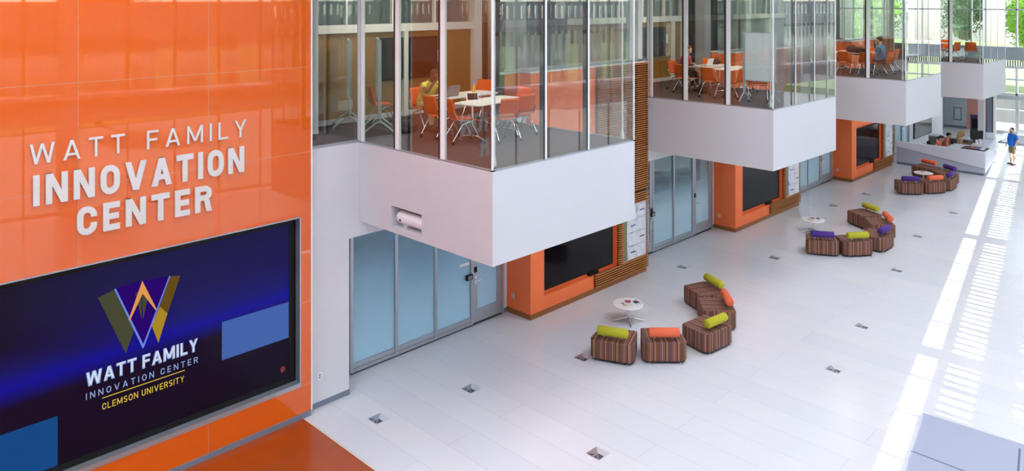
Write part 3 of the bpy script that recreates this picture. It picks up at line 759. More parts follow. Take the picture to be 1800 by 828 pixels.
# ---------------------------------------------------------------- outside
structure(MB().box(-80, 120, -60, 160, -.6, -.25).build('ground', 'concrete'), 'bright paving outside', 'ground')
structure(MB().box(26, 110, -50, 150, -.25, -.2).build('ground_lawn', 'grass'), 'lawn outside the window wall', 'ground')
structure(MB().box(-60, 20, 62, 150, -.25, .3).build('ground_bank', 'grass'), 'grass bank beyond the entrance', 'ground')
gw = MB().box(-16, 4, 56, 56.4, -.25, .55).box(-16, 4, 59, 59.5, -.25, 1.1).build('garden_wall', 'concrete', loc=(-6, 57, -.25)); tag(gw, 'low pale stepped garden wall beyond the glass doors', 'wall')
def tree(loc, h, r, mat, label, seed):
    t = thing('tree', label, 'tree', loc, 0, 'trees outside')
    rr = random.Random(seed)
    MB().tube([(0, 0, 0), (.05, 0, h * .3), (0, .08, h * .6)], [.16, .13, .08], 8).build('trunk', 'bark', t, smooth=50)
    f = MB()
    for i in range(16):
        a = rr.uniform(0, 6.28); q = rr.uniform(0, r * .75); c = Vector((q * math.cos(a), q * math.sin(a), h * rr.uniform(.38, .92)))
        s = r * rr.uniform(.3, .5)
        for j in range(230):
            d = Vector((rr.gauss(0, 1), rr.gauss(0, 1), rr.gauss(0, 1))).normalized(); p = c + d * s * rr.uniform(.6, 1.08)
            u = d.orthogonal().normalized(); u.rotate(Matrix.Rotation(rr.uniform(0, 6.28), 3, d)); v = d.cross(u); u = u * .11 + d * rr.uniform(-.05, .05); v = v * .06
            f.add([p - u, p + v, p + u, p - v], [(0, 1, 2, 3)])
    for i in range(6):
        a = rr.uniform(0, 6.28); c = (r * .35 * math.cos(a), r * .35 * math.sin(a), h * rr.uniform(.45, .8)); f.ball(c, r * .3, r * .3, r * .3, 24, 16, lambda a, b, q: tuple(t_ * (1 + .14 * math.sin(a * 9 + i) * math.sin(b * 8) + .1 * math.sin(q * 11 + i)) for t_ in (a, b, q)))
    f.build('foliage', mat, t)
tree((-12.2, 66, .3), 8.5, 3.0, 'leaf_bright', 'bright green tree seen through the far upper window', 1)
tree((-7.5, 72, .3), 11, 4.2, 'leaf_dark', 'dark green tree at the right edge of the far window', 2)
tree((-17.5, 70, .3), 12, 4.0, 'leaf_dark', 'dark green tree left of the bright one outside', 3)
tree((-24, 66, .3), 10, 3.6, 'leaf_bright', 'light green tree outside behind the third glass bay', 4)
tree((-30, 74, .3), 12, 4.5, 'leaf_dark', 'dark tree outside, leftmost behind the glass bays', 5)
for i, (x, y, h) in enumerate(((24, 4, 9), (27, 16, 10), (23, 29, 8), (28, 42, 10), (25, -8, 9))):
    tree((x, y, -.2), h, 3.2, 'leaf_dark' if i % 2 else 'leaf_bright', 'tree on the lawn outside the window wall, %s' % ('opposite the video wall', 'opposite the first bay', 'opposite the second bay', 'opposite the desk', 'behind the camera')[i], 20 + i)
def plant(loc, label, seed):
    t = thing('shrub', label, 'shrub', loc, 0, 'shrubs on the garden wall'); rr = random.Random(seed); f = MB()
    for j in range(70):
        a = rr.uniform(0, 6.28); el = rr.uniform(.2, 1.4); d = Vector((math.cos(a) * math.cos(el), math.sin(a) * math.cos(el), math.sin(el))); l = rr.uniform(.3, .7)
        s_ = d.cross(Vector((0, 0, 1))).normalized() * .05
        f.add([Vector((0, 0, 0)), d * l * .5 + s_, d * l, d * l * .5 - s_], [(0, 1, 2, 3)])
    f.build('foliage', 'leaf_bright', t)
plant((-12.2, 57.6, -.25), 'spiky shrub by the garden wall, left of the two', 31); plant((-10.9, 57.6, -.25), 'spiky shrub by the garden wall, right of the two', 32)
# ---------------------------------------------------------------- lettering
def arc(cx, cy, rx, ry, a0, a1, n=8): return [(cx + rx * math.cos(R(a0 + (a1 - a0) * k / n)), cy + ry * math.sin(R(a0 + (a1 - a0) * k / n))) for k in range(n + 1)]
def ribbon(pts, w, closed=False):
    n = len(pts); L_, R_ = [], []
    for i in range(n):
        a = pts[(i - 1) % n] if (closed or i > 0) else None; c = pts[(i + 1) % n] if (closed or i < n - 1) else None; p = pts[i]
        d1 = Vector((p[0] - a[0], p[1] - a[1])).normalized() if a else None; d2 = Vector((c[0] - p[0], c[1] - p[1])).normalized() if c else None
        if d1 is None: d1 = d2
        if d2 is None: d2 = d1
        n1 = Vector((-d1.y, d1.x)); n2 = Vector((-d2.y, d2.x)); m = (n1 + n2)
        m = m.normalized() if m.length > 1e-6 else n1
        s_ = w / 2 / max(.35, m.dot(n1))
        L_.append((p[0] + m.x * s_, p[1] + m.y * s_)); R_.append((p[0] - m.x * s_, p[1] - m.y * s_))
    out = []
    for i in range(n if closed else n - 1):
        j = (i + 1) % n; out.append([R_[i], R_[j], L_[j], L_[i]])
    return out
def rect(a, b, c, d): return [(a, c), (b, c), (b, d), (a, d)]
def glyph(ch, w, W=None):
    """convex polygons of a capital letter, cap height 1; w = stroke; returns (polys, width)"""
    D = dict(I=w, N=.72, O=.69, V=.8, A=.78, T=.68, C=.66, E=.58, R=.68, W=1.1, F=.6, M=.9, L=.58, Y=.72, S=.62, U=.68)
    W = W or D[ch]; h = w / 2; g = w * 1.08
    def par(x0, y0, x1, y1, ww): return [(x0, y0), (x0 + ww, y0), (x1 + ww, y1), (x1, y1)]
    if ch == 'I': return [rect(0, w, 0, 1)], w
    if ch == 'N': return [rect(0, w, 0, 1), rect(W - w, W, 0, 1), [(0, 1), (W - g, 0), (W, 0), (g, 1)]], W
    if ch in 'OC':
        r = W / 2 - h; ry = min(.5 - h, r * 1.05)
        if ch == 'O': pts = arc(W / 2, 1 - h - ry, r, ry, 0, 180) + arc(W / 2, h + ry, r, ry, 180, 360); return ribbon(pts, w, True), W
        pts = [(W - h, .61)] + arc(W / 2, 1 - h - ry, r, ry, 0, 180) + arc(W / 2, h + ry, r, ry, 180, 360) + [(W - h, .39)]; return ribbon(pts, w), W
    if ch == 'U': r = W / 2 - h; return ribbon([(h, 1)] + arc(W / 2, h + r, r, r, 180, 360) + [(W - h, 1)], w), W
    if ch == 'V': return [[(0, 1), (W / 2 - g / 2, 0), (W / 2 + g / 2, 0), (g, 1)], [(W - g, 1), (W / 2 - g / 2, 0), (W / 2 + g / 2, 0), (W, 1)]], W
    if ch == 'A': return [[(0, 0), (g, 0), (W / 2 + g / 2, 1), (W / 2 - g / 2, 1)], [(W - g, 0), (W, 0), (W / 2 + g / 2, 1), (W / 2 - g / 2, 1)], rect(W * .2, W * .8, .22, .22 + w * .9)], W
    if ch == 'T': return [rect(0, W, 1 - w, 1), rect(W / 2 - h, W / 2 + h, 0, 1 - w)], W
    if ch == 'E': return [rect(0, w, 0, 1), rect(w, W, 1 - w, 1), rect(w, W * .94, .5 - h, .5 + h), rect(w, W, 0, w)], W
    if ch == 'F': return [rect(0, w, 0, 1), rect(w, W, 1 - w, 1), rect(w, W * .92, .5 - h, .5 + h)], W
    if ch == 'L': return [rect(0, w, 0, 1), rect(w, W, 0, w)], W
    if ch == 'R':
        r = (1 - .44 - w) / 2; cy = 1 - h - r
        return [rect(0, w, 0, 1)] + ribbon([(w, 1 - h)] + arc(W - h - r, cy, r, r, 90, -90) + [(w, cy - r)], w) + [[(W - g, 0), (W, 0), (W * .52 + g, .46), (W * .52, .46)]], W
    if ch == 'M': return [rect(0, w, 0, 1), rect(W - w, W, 0, 1), [(0, 1), (W / 2 - g / 2, .12), (W / 2 + g / 2, .12), (g, 1)], [(W - g, 1), (W / 2 - g / 2, .12), (W / 2 + g / 2, .12), (W, 1)]], W
    if ch == 'W':
        q = W / 4
        return [[(0, 1), (q - g / 2, 0), (q + g / 2, 0), (g, 1)], [(W / 2 - g / 2, 1), (q - g / 2, 0), (q + g / 2, 0), (W / 2 + g / 2, 1)],
                [(W / 2 - g / 2, 1), (3 * q - g / 2, 0), (3 * q + g / 2, 0), (W / 2 + g / 2, 1)], [(W - g, 1), (3 * q - g / 2, 0), (3 * q + g / 2, 0), (W, 1)]], W
    if ch == 'Y': return [[(0, 1), (W / 2 - h, .42), (W / 2 + h, .42), (g, 1)], [(W - g, 1), (W / 2 - h, .42), (W / 2 + h, .42), (W, 1)], rect(W / 2 - h, W / 2 + h, 0, .44)], W
    if ch == 'S':
        r = W / 2 - h; ry = (1 - w) / 4
        return ribbon([(W - h * 1.2, .78)] + arc(W / 2, 1 - h - ry, r, ry, 25, 270, 10) + arc(W / 2, h + ry, r, ry, 90, -155, 10), w), W
def ccw(p):
    a = sum(p[i][0] * p[(i + 1) % len(p)][1] - p[(i + 1) % len(p)][0] * p[i][1] for i in range(len(p)))
    return p if a > 0 else p[::-1]
def layout(text, w, gap, space):
    x = 0; out = []
    for i, ch in enumerate(text):
        if ch == ' ': x += space; continue
        ps, W = glyph(ch, w); out.append((ch, x, ps)); x += W + gap
    return out, x - gap
def write(text, y0, y1, z0, z1, w, gap, space, x0, x1, parent, mat, name='letter', per_letter=True, slant=0):
    lay, W = layout(text, w, gap, space); sx = (y1 - y0) / W; sz = z1 - z0; allb = MB(); eps = 0
    for ch, ox, ps in lay:
        b = MB() if per_letter else allb
        for i, p in enumerate(ps):
            e_ = i * .00015
            b.prism(ccw(p), lambda u, v, t, ox=ox: (t, y0 + (ox + u) * sx + slant * v * sz, z0 + v * sz), x0, x1 + e_)
        if per_letter: b.build(name, mat, parent, world=True)
    if not per_letter: allb.build(name, mat, parent, world=True)
sg = thing('wall_sign', 'raised white capital lettering in three lines on the glossy orange wall', 'sign', (XO, 4.5, 4.0))
write('WATT FAMILY', 2.93, 6.08, 5.125, 5.405, .118, .40, .74, XO + .004, XO + .03, sg, 'letter_white')
write('INNOVATION', 2.97, 6.04, 4.545, 4.97, .206, .20, .3, XO + .004, XO + .04, sg, 'letter_white')
write('CENTER', 3.52, 5.49, 4.01, 4.42, .208, .21, .3, XO + .004, XO + .04, sg, 'letter_white')

# ---------------------------------------------------------------- video wall
vw = thing('video_wall', 'huge dark blue video screen with a metallic logo, set in the orange wall', 'screen', (XO - .15, 4.5, VZ0))
f = MB().box(XO - .18, XO + .008, VY0 - .02, VY1 + .0, VZ1 - .0, VZ1 + .02).box(XO - .18, XO + .008, VY1 - .015, VY1 + .012, VZ0, VZ1 + .02).box(XO - .18, XO + .008, VY0 - .02, VY0 + .01, VZ0, VZ1)
f.box(XO - .18, XO + .01, VY0, VY1 + .012, VZ0 - .02, VZ0 + .055)
f.build('frame', 'aluminium', vw, world=True)
f = MB().box(XO - .19, XO - .13, VY0 + .01, VY1 - .015, 3.45, VZ1).box(XO - .19, XO - .13, VY0 + .01, VY1 - .015, VZ0 + .055, .75).box(XO - .19, XO - .13, 6.96, VY1 - .015, .75, 3.45).box(XO - .19, XO - .13, VY0 + .01, 2.04, .75, 3.45)
f.build('bezel', 'black_plastic', vw, world=True, bevel=.004)
scr = MB().box(XO - .19, XO - .145, 2.04, 6.96, .75, 3.45).build('screen', 'video_picture', vw, world=True)
X0 = XO - .145
def flat(name, polys, mat, d=.001, par=None):
    b = MB()
    for i, p in enumerate(polys): b.prism(ccw(p), lambda u, v, t: (t, u, v), X0, X0 + d + i * .0001)
    return b.build(name, mat, par or scr, world=True)
flat('picture_square', [rect(5.74, 6.955, 1.45, 2.08)], 'px_square', .001)
flat('picture_square', [rect(2.045, 3.32, .755, 1.46)], 'px_square_dark', .001)
lg = flat('logo', [[(4.08, 3.07), (4.49, 2.05), (4.90, 3.05), (4.48, 3.09)]], 'px_violet', .001)
flat('logo_stroke', [[(3.85, 3.0), (4.08, 3.06), (4.36, 2.37), (4.24, 2.05)]], 'px_olive', .0012, scr)
flat('logo_stroke', [[(4.90, 3.05), (5.06, 3.02), (4.86, 2.48), (4.74, 2.62)]], 'px_gold_dark', .0012, scr)
flat('logo_stroke', [[(4.74, 2.62), (4.86, 2.48), (4.72, 2.06), (4.62, 2.36)]], 'px_gold', .0012, scr)
flat('logo_stroke', [[(4.075, 3.07), (4.10, 3.07), (4.50, 2.10), (4.49, 2.04)], [(4.885, 3.06), (4.905, 3.06), (4.50, 2.05), (4.49, 2.10)]], 'px_blue', .0016, scr)
flat('logo_stroke', [[(4.48, 3.09), (4.505, 2.93), (4.30, 2.53), (4.28, 2.55)], [(4.48, 3.09), (4.69, 2.60), (4.68, 2.58), (4.46, 2.93)]], 'px_amber', .002, scr)
flat('logo_stroke', [[(4.38, 2.92), (4.47, 2.96), (4.47, 2.5)], [(4.49, 2.5), (4.47, 2.96), (4.56, 2.8)]], 'px_olive', .0013, scr)
def wr(name, text, y0, y1, z0, z1, w, gap, sp, mat, d, slant=0):
    write(text, y0, y1, z0, z1, w, gap, sp, X0, X0 + d, scr, mat, name, False, slant)
wr('picture_text', 'WATT FAMILY', 3.69, 5.34, 1.735, 1.945, .22, .1, .3, 'px_steel', .001)
wr('picture_text', 'WATT FAMILY', 3.70, 5.335, 1.755, 1.94, .12, .2, .36, 'px_white', .003)
wr('picture_text', 'INNOVATION CENTER', 3.69, 5.34, 1.55, 1.645, .13, .46, .6, 'px_steel', .001)
flat('picture_rule', [rect(3.91, 5.13, 1.49, 1.503)], 'px_yellow', .001)
wr('picture_text', 'CLEMSON UNIVERSITY', 3.91, 5.12, 1.32, 1.415, .14, .22, .42, 'px_yellow', .001)
flat('picture_mark', [[(6.84 + .045 * math.cos(k * .628), .93 + .06 * math.sin(k * .628) * (1 if k % 2 else .8)) for k in range(10)]], 'px_red', .001)

# outlet on the white pier
ot = thing('wall_outlet', 'small outlet plate low on the white pier beside the orange wall', 'outlet', (XW + .001, 7.57, .56))
MB().box(0, .006, -.035, .035, -.06, .06).build('plate', 'white_plastic', ot, bevel=.003)
MB().box(.006, .009, -.018, .018, .008, .042).box(.006, .009, -.018, .018, -.042, -.008).build('socket', 'grey_plastic', ot)
# projector in the niche of the first bay
pj = thing('projector', 'white rounded projector lying in the wall niche of the nearest white bay', 'projector', ((NX0 + NX1) / 2 + .04, YB + .2, NZ0 + .12))
b = MB().prism([(-.16, 0), (-.1, -.05), (.1, -.05), (.16, .05), (.14, .15), (-.1, .17), (-.17, .1)], lambda u, v, t: (t, u, v), -.38, .37)
b.build('housing', 'white_plastic', pj, bevel=.03, seg=3, smooth=40)
MB().tube([(-.26, -.15, .03), (-.26, -.165, .03)], .022, 14).build('lens', 'black_gloss', pj)
for a_ in (-.3, .2): MB().box(a_, a_ + .1, -.05, .05, -.12, -.045).build('bracket', 'white_plastic', pj)

# large displays in the media blocks
def television(loc, w, h, label, group, axis='x', soundbar=True, mat='screen_black'):
    t = thing('television', label, 'television', loc, 0, group)
    MB().box(0, .055, -w / 2, w / 2, 0, h).build('casing', 'black_plastic', t, bevel=.008)
    MB().box(.055, .058, -w / 2 + .035, w / 2 - .035, .05, h - .035).build('screen', mat, t)
    if soundbar: MB().box(.0, .085, .35, .72, -.075, -.0).build('sensor_bar', 'black_plastic', t, bevel=.01)
    return t
for k in range(3):
    y0, y1, xf, (T0, T1, Z0, Z1), rk = BLK[k]
    television((xf - .11, (T0 + T1) / 2 - .02, Z0 + .085), 2.68, 1.55, 'large black television in the %s orange wall block' % ('nearest', 'second', 'third')[k], 'televisions in the orange blocks')
    # literature rack
    RY0, RY1, RZ0, RZ1 = rk
    r = thing('brochure_rack', 'clear brochure rack with white sheets on the slats of the %s orange block' % ('nearest', 'second', 'third')[k], 'brochure rack', (xf + .02, RY0, RZ0), 0, 'brochure racks')
    W_ = RY1 - RY0; H_ = RZ1 - RZ0
    MB().box(0, .012, 0, W_, 0, H_).build('back_panel', 'paper', r)
    MB().box(0, .03, -.03, .0, -.02, H_ + .02).box(0, .03, W_, W_ + .025, -.02, H_ + .02).box(0, .03, 0, W_, -.03, 0).build('frame', 'wood_slat', r)
    MB().box(.012, .02, .02, .2, .02, H_ - .02).build('banner', 'paper_green' if k == 0 else 'grey_base', r)
    for i in range(2):
        for j in range(4):
            a = .23 + i * (W_ - .25) / 2; c = a + (W_ - .25) / 2 - .02; z0 = .03 + j * (H_ - .05) / 4; z1 = z0 + (H_ - .05) / 4 - .025
            q = MB().grid(lambda u, v: (.022 + .03 * math.sin(u * 3.14) * (1 - v * .6) + .014 * math.sin(u * 7 + v * 5 + i + j), a + u * (c - a), z0 + v * (z1 - z0)), 10, 6)
            q.build('sheet', 'paper', r, smooth=60)
            if (i + j) % 2 == 0: MB().box(.062, .064, a + .08, c - .1, z0 + (z1 - z0) * .5, z0 + (z1 - z0) * .58).build('print', 'paper_blue' if j > 1 else 'paper_dark', r)
# screen on the white wall behind the desk
television((-12.945, 43.14, .42), 2.75, 1.55, 'black television on the white wall behind the reception desk', None, soundbar=False)
# flat screens on the wood walls of the upper storey
television((-14.48, 11.2, 5.55), 1.74, .98, 'black flat screen on the wood wall of the nearest upper lounge', 'lounge screens', soundbar=False)
television((-14.48, 20.75, 5.54), 2.3, .97, 'blue-black flat screen on the wood wall of the second lounge', 'lounge screens', soundbar=False)
for y, z, lab in ((12.17, 6.05, 'white card on the wood wall beside the nearest lounge screen'), (22.08, 6.1, 'white sheet on the wood wall right of the second lounge screen')):
    c = MB().box(0, .004, -.06, .06, -.15, .15).build('notice_card', 'paper', loc=None); c.location = (-14.497, y, z); tag(c, lab, 'notice')
# ---------------------------------------------------------------- floor plates with triangle pattern
FP = [(-10.91, 9.95, 'beside the long joint nearest the first frosted doors'), (-11.29, 8.09, 'nearest the burnt orange floor'), (-7.88, 9.98, 'at the bottom middle of the picture, on open floor'),
      (-10.20, 12.44, 'half hidden by the nearest ottoman ring'), (-11.70, 18.62, 'in front of the tall slat column'), (-10.24, 21.13, 'before the second ring of ottomans'),
      (-6.68, 18.10, 'right of the nearest ottoman ring, the farther of two'), (-6.30, 15.59, 'right of the nearest ottoman ring, the nearer of two'), (-7.98, 26.21, 'right of the second ottoman ring, the farther of two'),
      (-7.38, 22.50, 'right of the second ottoman ring, the nearer of two'), (-7.97, 29.96, 'between second and third ottoman ring near the sunlit strip'), (-11.33, 28.0, 'left behind the second ottoman ring, by the orange block'), (-11.12, 30.51, 'in front of the third orange block')]
fp0 = None
for x, y, lab in FP:
    if fp0 is None:
        fp0 = thing('floor_plate', '', 'floor plate', (x, y, 0), 0, 'metal floor plates')
        MB().box(-.14, .14, -.14, .14, .0005, .004).build('plate', 'plate_light', fp0)
        t = MB()
        for p in ([(-.13, -.13), (.13, -.13), (0, 0)], [(-.13, .13), (-.13, -.13), (0, 0)]): t.prism(ccw(p), XYZ, .004, .0046)
        t.build('triangle', 'plate_metal', fp0)
        t = MB()
        for p in ([(.13, -.13), (.13, .0), (.0, 0)], [(-.12, -.13), (-.02, -.13), (-.02, -.05)], [(.02, -.13), (.1, -.13), (.02, -.04)]): t.prism(ccw(p), XYZ, .0046, .0052)
        t.build('triangle', 'plate_dark', fp0); c = fp0
    else: c = dup(fp0, (x, y, 0), 0, '')
    c['label'] = 'metal floor plate ' + lab

# ---------------------------------------------------------------- ottomans
def ottoman_proto(k, bol):
    t = thing('ottoman', '', 'ottoman')
    P = [(-.375, -.37), (.375, -.37), (.46, -.25), (.385, .36), (-.385, .36), (-.46, -.25)]
    b = MB().prism(P, XYZ, .055, .44)
    b.build('seat', 'stripe_%d' % k, t, bevel=.022, seg=3, smooth=45)
    q = [(x * .93, y * .93) for x, y in P]
    MB().prism(q, XYZ, .03, .056).build('base', 'ottoman_base', t)
    for x, y in ((-.31, -.31), (.31, -.31), (.33, .29), (-.33, .29)):
        MB().tube([(x, y, 0), (x, y, .034)], .024, 10).build('foot', 'chrome', t, smooth=40)
    for x in (-.19, .19):
        MB().tube([(x, -.24, .435), (x, -.24, .53)], .018, 10).build('post', 'chrome', t, smooth=40)
    n = 20; pr = []
    b = MB(); pts = [(-.315, -.24, .60), (-.30, -.24, .60), (.30, -.24, .60), (.315, -.24, .60)]
    b.tube(pts, [.078, .092, .092, .078], 22)
    b.build('bolster', bol, t, smooth=50)
    return t
PR = {}
def ottoman(x, y, ox, oy, bol, k, label):
    rot = math.degrees(math.atan2(oy, ox)) + 90
    key = (k, bol)
    if key not in PR:
        PR[key] = t = ottoman_proto(k, bol); t.location = (x, y, 0); t.rotation_euler = (0, 0, R(rot)); t['label'] = label
    else: t = dup(PR[key], (x, y, 0), rot, label)
    t['group'] = 'striped ottomans with bolsters'
O, C_, P_ = 'olive_fabric', 'coral_fabric', 'purple_fabric'
N1, N2, N3 = 'nearest ring', 'middle ring', 'ring by the desk'
for a in ((-9.77, 12.96, .41, -.91, O, 0, 'striped ottoman with olive bolster, leftmost of the %s' % N1), (-9.08, 13.64, .70, -.71, C_, 1, 'striped ottoman with coral bolster at the front of the %s' % N1),
          (-8.70, 14.77, .99, -.12, O, 2, 'striped ottoman with olive bolster at the right front of the %s' % N1), (-9.12, 15.90, .75, .66, C_, 0, 'striped ottoman with coral bolster at the back right of the %s' % N1),
          (-9.79, 16.56, .42, .91, O, 1, 'striped ottoman with olive bolster, farthest back in the %s' % N1),
          (-9.49, 22.53, .5, -.866, P_, 0, 'striped ottoman with purple bolster, leftmost of the %s' % N2), (-8.80, 23.10, .79, -.61, O, 1, 'striped ottoman with olive bolster at the front of the %s' % N2),
          (-8.50, 24.10, .99, -.05, P_, 2, 'striped ottoman with purple bolster at the right of the %s' % N2), (-8.88, 25.46, .83, .56, C_, 0, 'striped ottoman with coral bolster at the back right of the %s' % N2),
          (-9.60, 26.17, .48, .88, O, 1, 'striped ottoman with olive bolster, farthest back in the %s' % N2),
          (-10.04, 31.80, .62, -.78, P_, 1, 'striped ottoman with purple bolster, leftmost of the %s' % N3), (-9.48, 32.56, .84, -.54, C_, 2, 'striped ottoman with coral bolster at the front of the %s' % N3),
          (-9.27, 33.5, 1, 0, P_, 0, 'striped ottoman with purple bolster at the right of the %s' % N3), (-9.57, 34.65, .62, .78, P_, 1, 'striped ottoman with purple bolster at the back right of the %s' % N3),
          (-10.44, 35.2, .33, .945, C_, 2, 'striped ottoman with coral bolster, farthest back in the %s' % N3)):
    ottoman(*a)

# ---------------------------------------------------------------- coffee tables with magazines
def coffee_table(x, y, label):
    t = thing('coffee_table', label, 'table', (x, y, 0), 0, 'round white coffee tables')
    MB().lathe([(.0, .385), (.33, .385), (.35, .392), (.352, .402), (.345, .41), (0, .41)], 40).build('tabletop', 'white_laminate', t, smooth=40)
    MB().tube([(0, 0, .06), (0, 0, .385)], .028, 14).lathe([(.0, .375), (.1, .375), (.1, .385), (0, .385)], 20).build('pedestal', 'chrome', t, smooth=40)
    for k in range(4):
        a = R(45 + 90 * k); d = Vector((math.cos(a), math.sin(a), 0))
        MB().tube([d * .01 + Vector((0, 0, .095)), d * .18 + Vector((0, 0, .06)), d * .38 + Vector((0, 0, .012))], [.026, .018, .011], 8).build('leg', 'chrome', t, smooth=50)
    return t
def magazine(x, y, z, rot, mats, label, w=.21, h=.28):
    t = thing('magazine', label, 'magazine', (x, y, z), rot, 'magazines on the coffee tables')
    MB().box(-w / 2, w / 2, -h / 2, h / 2, 0, .006).build('pages', 'paper', t)
    b = MB().box(-w / 2 - .002, w / 2, -h / 2, h / 2, .006, .0075); b.build('cover', mats[0], t)
    MB().box(-w * .32, w * .3, -h * .12, h * .32, .0075, .0082).build('picture', mats[1], t)
    MB().box(-w * .42, w * .42, h * .36, h * .46, .0075, .0082).build('title', mats[2], t)
for i, (x, y) in enumerate(((-10.62, 14.58), (-10.5, 24.3), (-10.15, 34.0))):
    coffee_table(x, y, 'round white coffee table inside the ' + (N1, N2, N3)[i])
    nm = (N1, N2, N3)[i]
    magazine(x + .02, y - .1, .41, 62, ('paper_cream', 'paper_dark', 'paper_red'), 'magazine with a cream cover, lowest on the table of the ' + nm)
    magazine(x - .02, y + .02, .419, 40, ('paper', 'paper_red', 'paper_dark'), 'magazine with a red and white cover on the table in the ' + nm)
    if i < 2: magazine(x + .12, y + .17, .41, 75, ('paper', 'paper_dark', 'paper_blue'), 'black and white magazine at the far side of the table in the ' + nm)

# ---------------------------------------------------------------- lounge furniture of the upper bays
def chair_proto():
    t = thing('stacking_chair', '', 'chair')
    def seat(u, v):   # u across, v front->back ; chair faces +Y
        x = (u - .5) * .46 * (1 - .08 * v); y = .23 - v * .44
        return (x, y, .455 + .015 * math.cos((u - .5) * 3.1) * -1 - .02 * (1 - v) ** 4 * 1.5 + .012 * abs(u - .5) * 2)
    s = MB().grid(seat, 8, 8).build('seat', 'orange_plastic', t, smooth=60)
    m = s.modifiers.new('thickness', 'SOLIDIFY'); m.thickness = .014
    def back(u, v):
        x = (u - .5) * (.46 - .05 * v); y = -.215 - v * .09 - .03 * math.cos((u - .5) * 3.0)
        return (x, y, .47 + v * .37)
    b = MB().grid(back, 8, 8).build('backrest', 'orange_plastic', t, smooth=60)
    m = b.modifiers.new('thickness', 'SOLIDIFY'); m.thickness = .014
    for sx in (-1, 1):
        x = .235 * sx
        l1 = MB().tube([(x * .98, -.27, .6), (x, -.2, .45), (x, .06, .42), (x * 1.02, .25, .06)], .012, 8).build('leg', 'chrome', t, smooth=50)
        l2 = MB().tube([(x * .96, .1, .425), (x, -.1, .36), (x * 1.05, -.29, .06)], .012, 8).build('leg', 'chrome', t, smooth=50)
        for y, lg_ in ((.25, l1), (-.29, l2)):
            MB().tube([(x * 1.03 - .014, y, .03), (x * 1.03 + .014, y, .03)], .03, 12).tube([(x * 1.03, y, .03), (x * 1.03, y, .075)], .008, 6).build('caster', 'black_plastic', lg_, smooth=50)
    MB().tube([(-.235, .0, .41), (.235, .0, .41)], .010, 6).build('crossbar', 'chrome', t, smooth=50)
    return t
CH = [None]
def chair(x, y, rot, label, group='orange chairs of the upper lounges'):
    if CH[0] is None:
        CH[0] = t = chair_proto(); t.location = (x, y, ZT + .006); t.rotation_euler = (0, 0, R(rot)); t['label'] = label; t['group'] = group
    else: dup(CH[0], (x, y, ZT + .006), rot, label, group)
TB = [None]
def lounge_table(x, y, rot, label):
    if TB[0] is None:
        TB[0] = t = thing('folding_table', label, 'table', (x, y, ZT + .006), rot, 'white tables of the upper lounges')
        MB().prism(rrect(1.5, .66, .1), XYZ, .715, .74).build('tabletop', 'white_laminate', t, bevel=.004)
        for sx in (-1, 1):
            X = .55 * sx
            MB().tube([(X, 0, .1), (X, 0, .715)], .024, 10).build('column', 'chrome', t, smooth=50)
            lg_ = MB().tube([(X, -.29, .075), (X, -.1, .12), (X, .1, .12), (X, .29, .075)], .018, 8).build('leg', 'chrome', t, smooth=50)
            for y_ in (-.29, .29): MB().tube([(X - .016, y_, .035), (X + .016, y_, .035)], .035, 12).tube([(X, y_, .035), (X, y_, .08)], .01, 6).build('caster', 'grey_plastic', lg_, smooth=50)
        MB().box(-.55, .55, -.02, .02, .66, .70).build('crossbar', 'grey_plastic', t)
    else: dup(TB[0], (x, y, ZT + .006), rot, label)
def whiteboard(x, y, rot, w, zb, h, label, feet=True):
    t = thing('whiteboard', label, 'whiteboard', (x, y, ZT + .006), rot, 'rolling whiteboards')
    MB().box(-w / 2, w / 2, -.012, .012, zb, zb + h).build('board', 'board_white', t)
    f = MB().box(-w / 2 - .02, -w / 2, -.02, .02, zb - .02, zb + h + .02).box(w / 2, w / 2 + .02, -.02, .02, zb - .02, zb + h + .02).box(-w / 2, w / 2, -.02, .02, zb + h, zb + h + .02).box(-w / 2, w / 2, -.02, .02, zb - .02, zb)
    f.build('frame', 'board_frame', t)
    for sx in (-1, 1):
        X = sx * (w / 2 - .03)
        MB().box(X - .03, X + .03, -.05, -.02, .25, zb + h).build('post', 'board_frame', t, bevel=.006)
        lg_ = MB().tube([(X, -.3, .08), (X, -.04, .3), (X, .06, .26), (X, .3, .08)], .02, 8).build('leg', 'board_frame', t, smooth=50)
        for y_ in (-.3, .3): MB().tube([(X - .016, y_, .04), (X + .016, y_, .04)], .04, 12).tube([(X, y_, .04), (X, y_, .09)], .012, 6).build('caster', 'grey_plastic', lg_, smooth=50)
    return t
def laptop(x, y, z, rot, label, lid='grey_plastic', open_=105):
    t = thing('laptop', label, 'laptop', (x, y, z), rot, None)     # screen hinged at -Y, user sits on +Y side
    MB().box(-.16, .16, -.11, .11, 0, .016).build('base', 'grey_plastic', t, bevel=.003)
    MB().box(-.14, .14, -.07, .03, .016, .018).build('keyboard', 'black_plastic', t)
    a = R(open_ - 90); c, s_ = math.cos(a), math.sin(a)
    P = lambda u, v, d: (u, -.11 - v * s_ - d * c, .016 + v * c - d * s_)
    MB().hex8([P(-.16, 0, 0), P(.16, 0, 0), P(.16, 0, .008), P(-.16, 0, .008), P(-.16, .22, 0), P(.16, .22, 0), P(.16, .22, .008), P(-.16, .22, .008)]).build('lid', lid, t)
    ld_ = [o for o in bpy.data.objects if o.parent == t and o.name.startswith('lid')][0]
    MB().hex8([P(-.145, .015, -.001), P(.145, .015, -.001), P(.145, .015, 0), P(-.145, .015, 0), P(-.145, .205, -.001), P(.145, .205, -.001), P(.145, .205, 0), P(-.145, .205, 0)]).build('screen', 'screen_black', ld_)
    return t
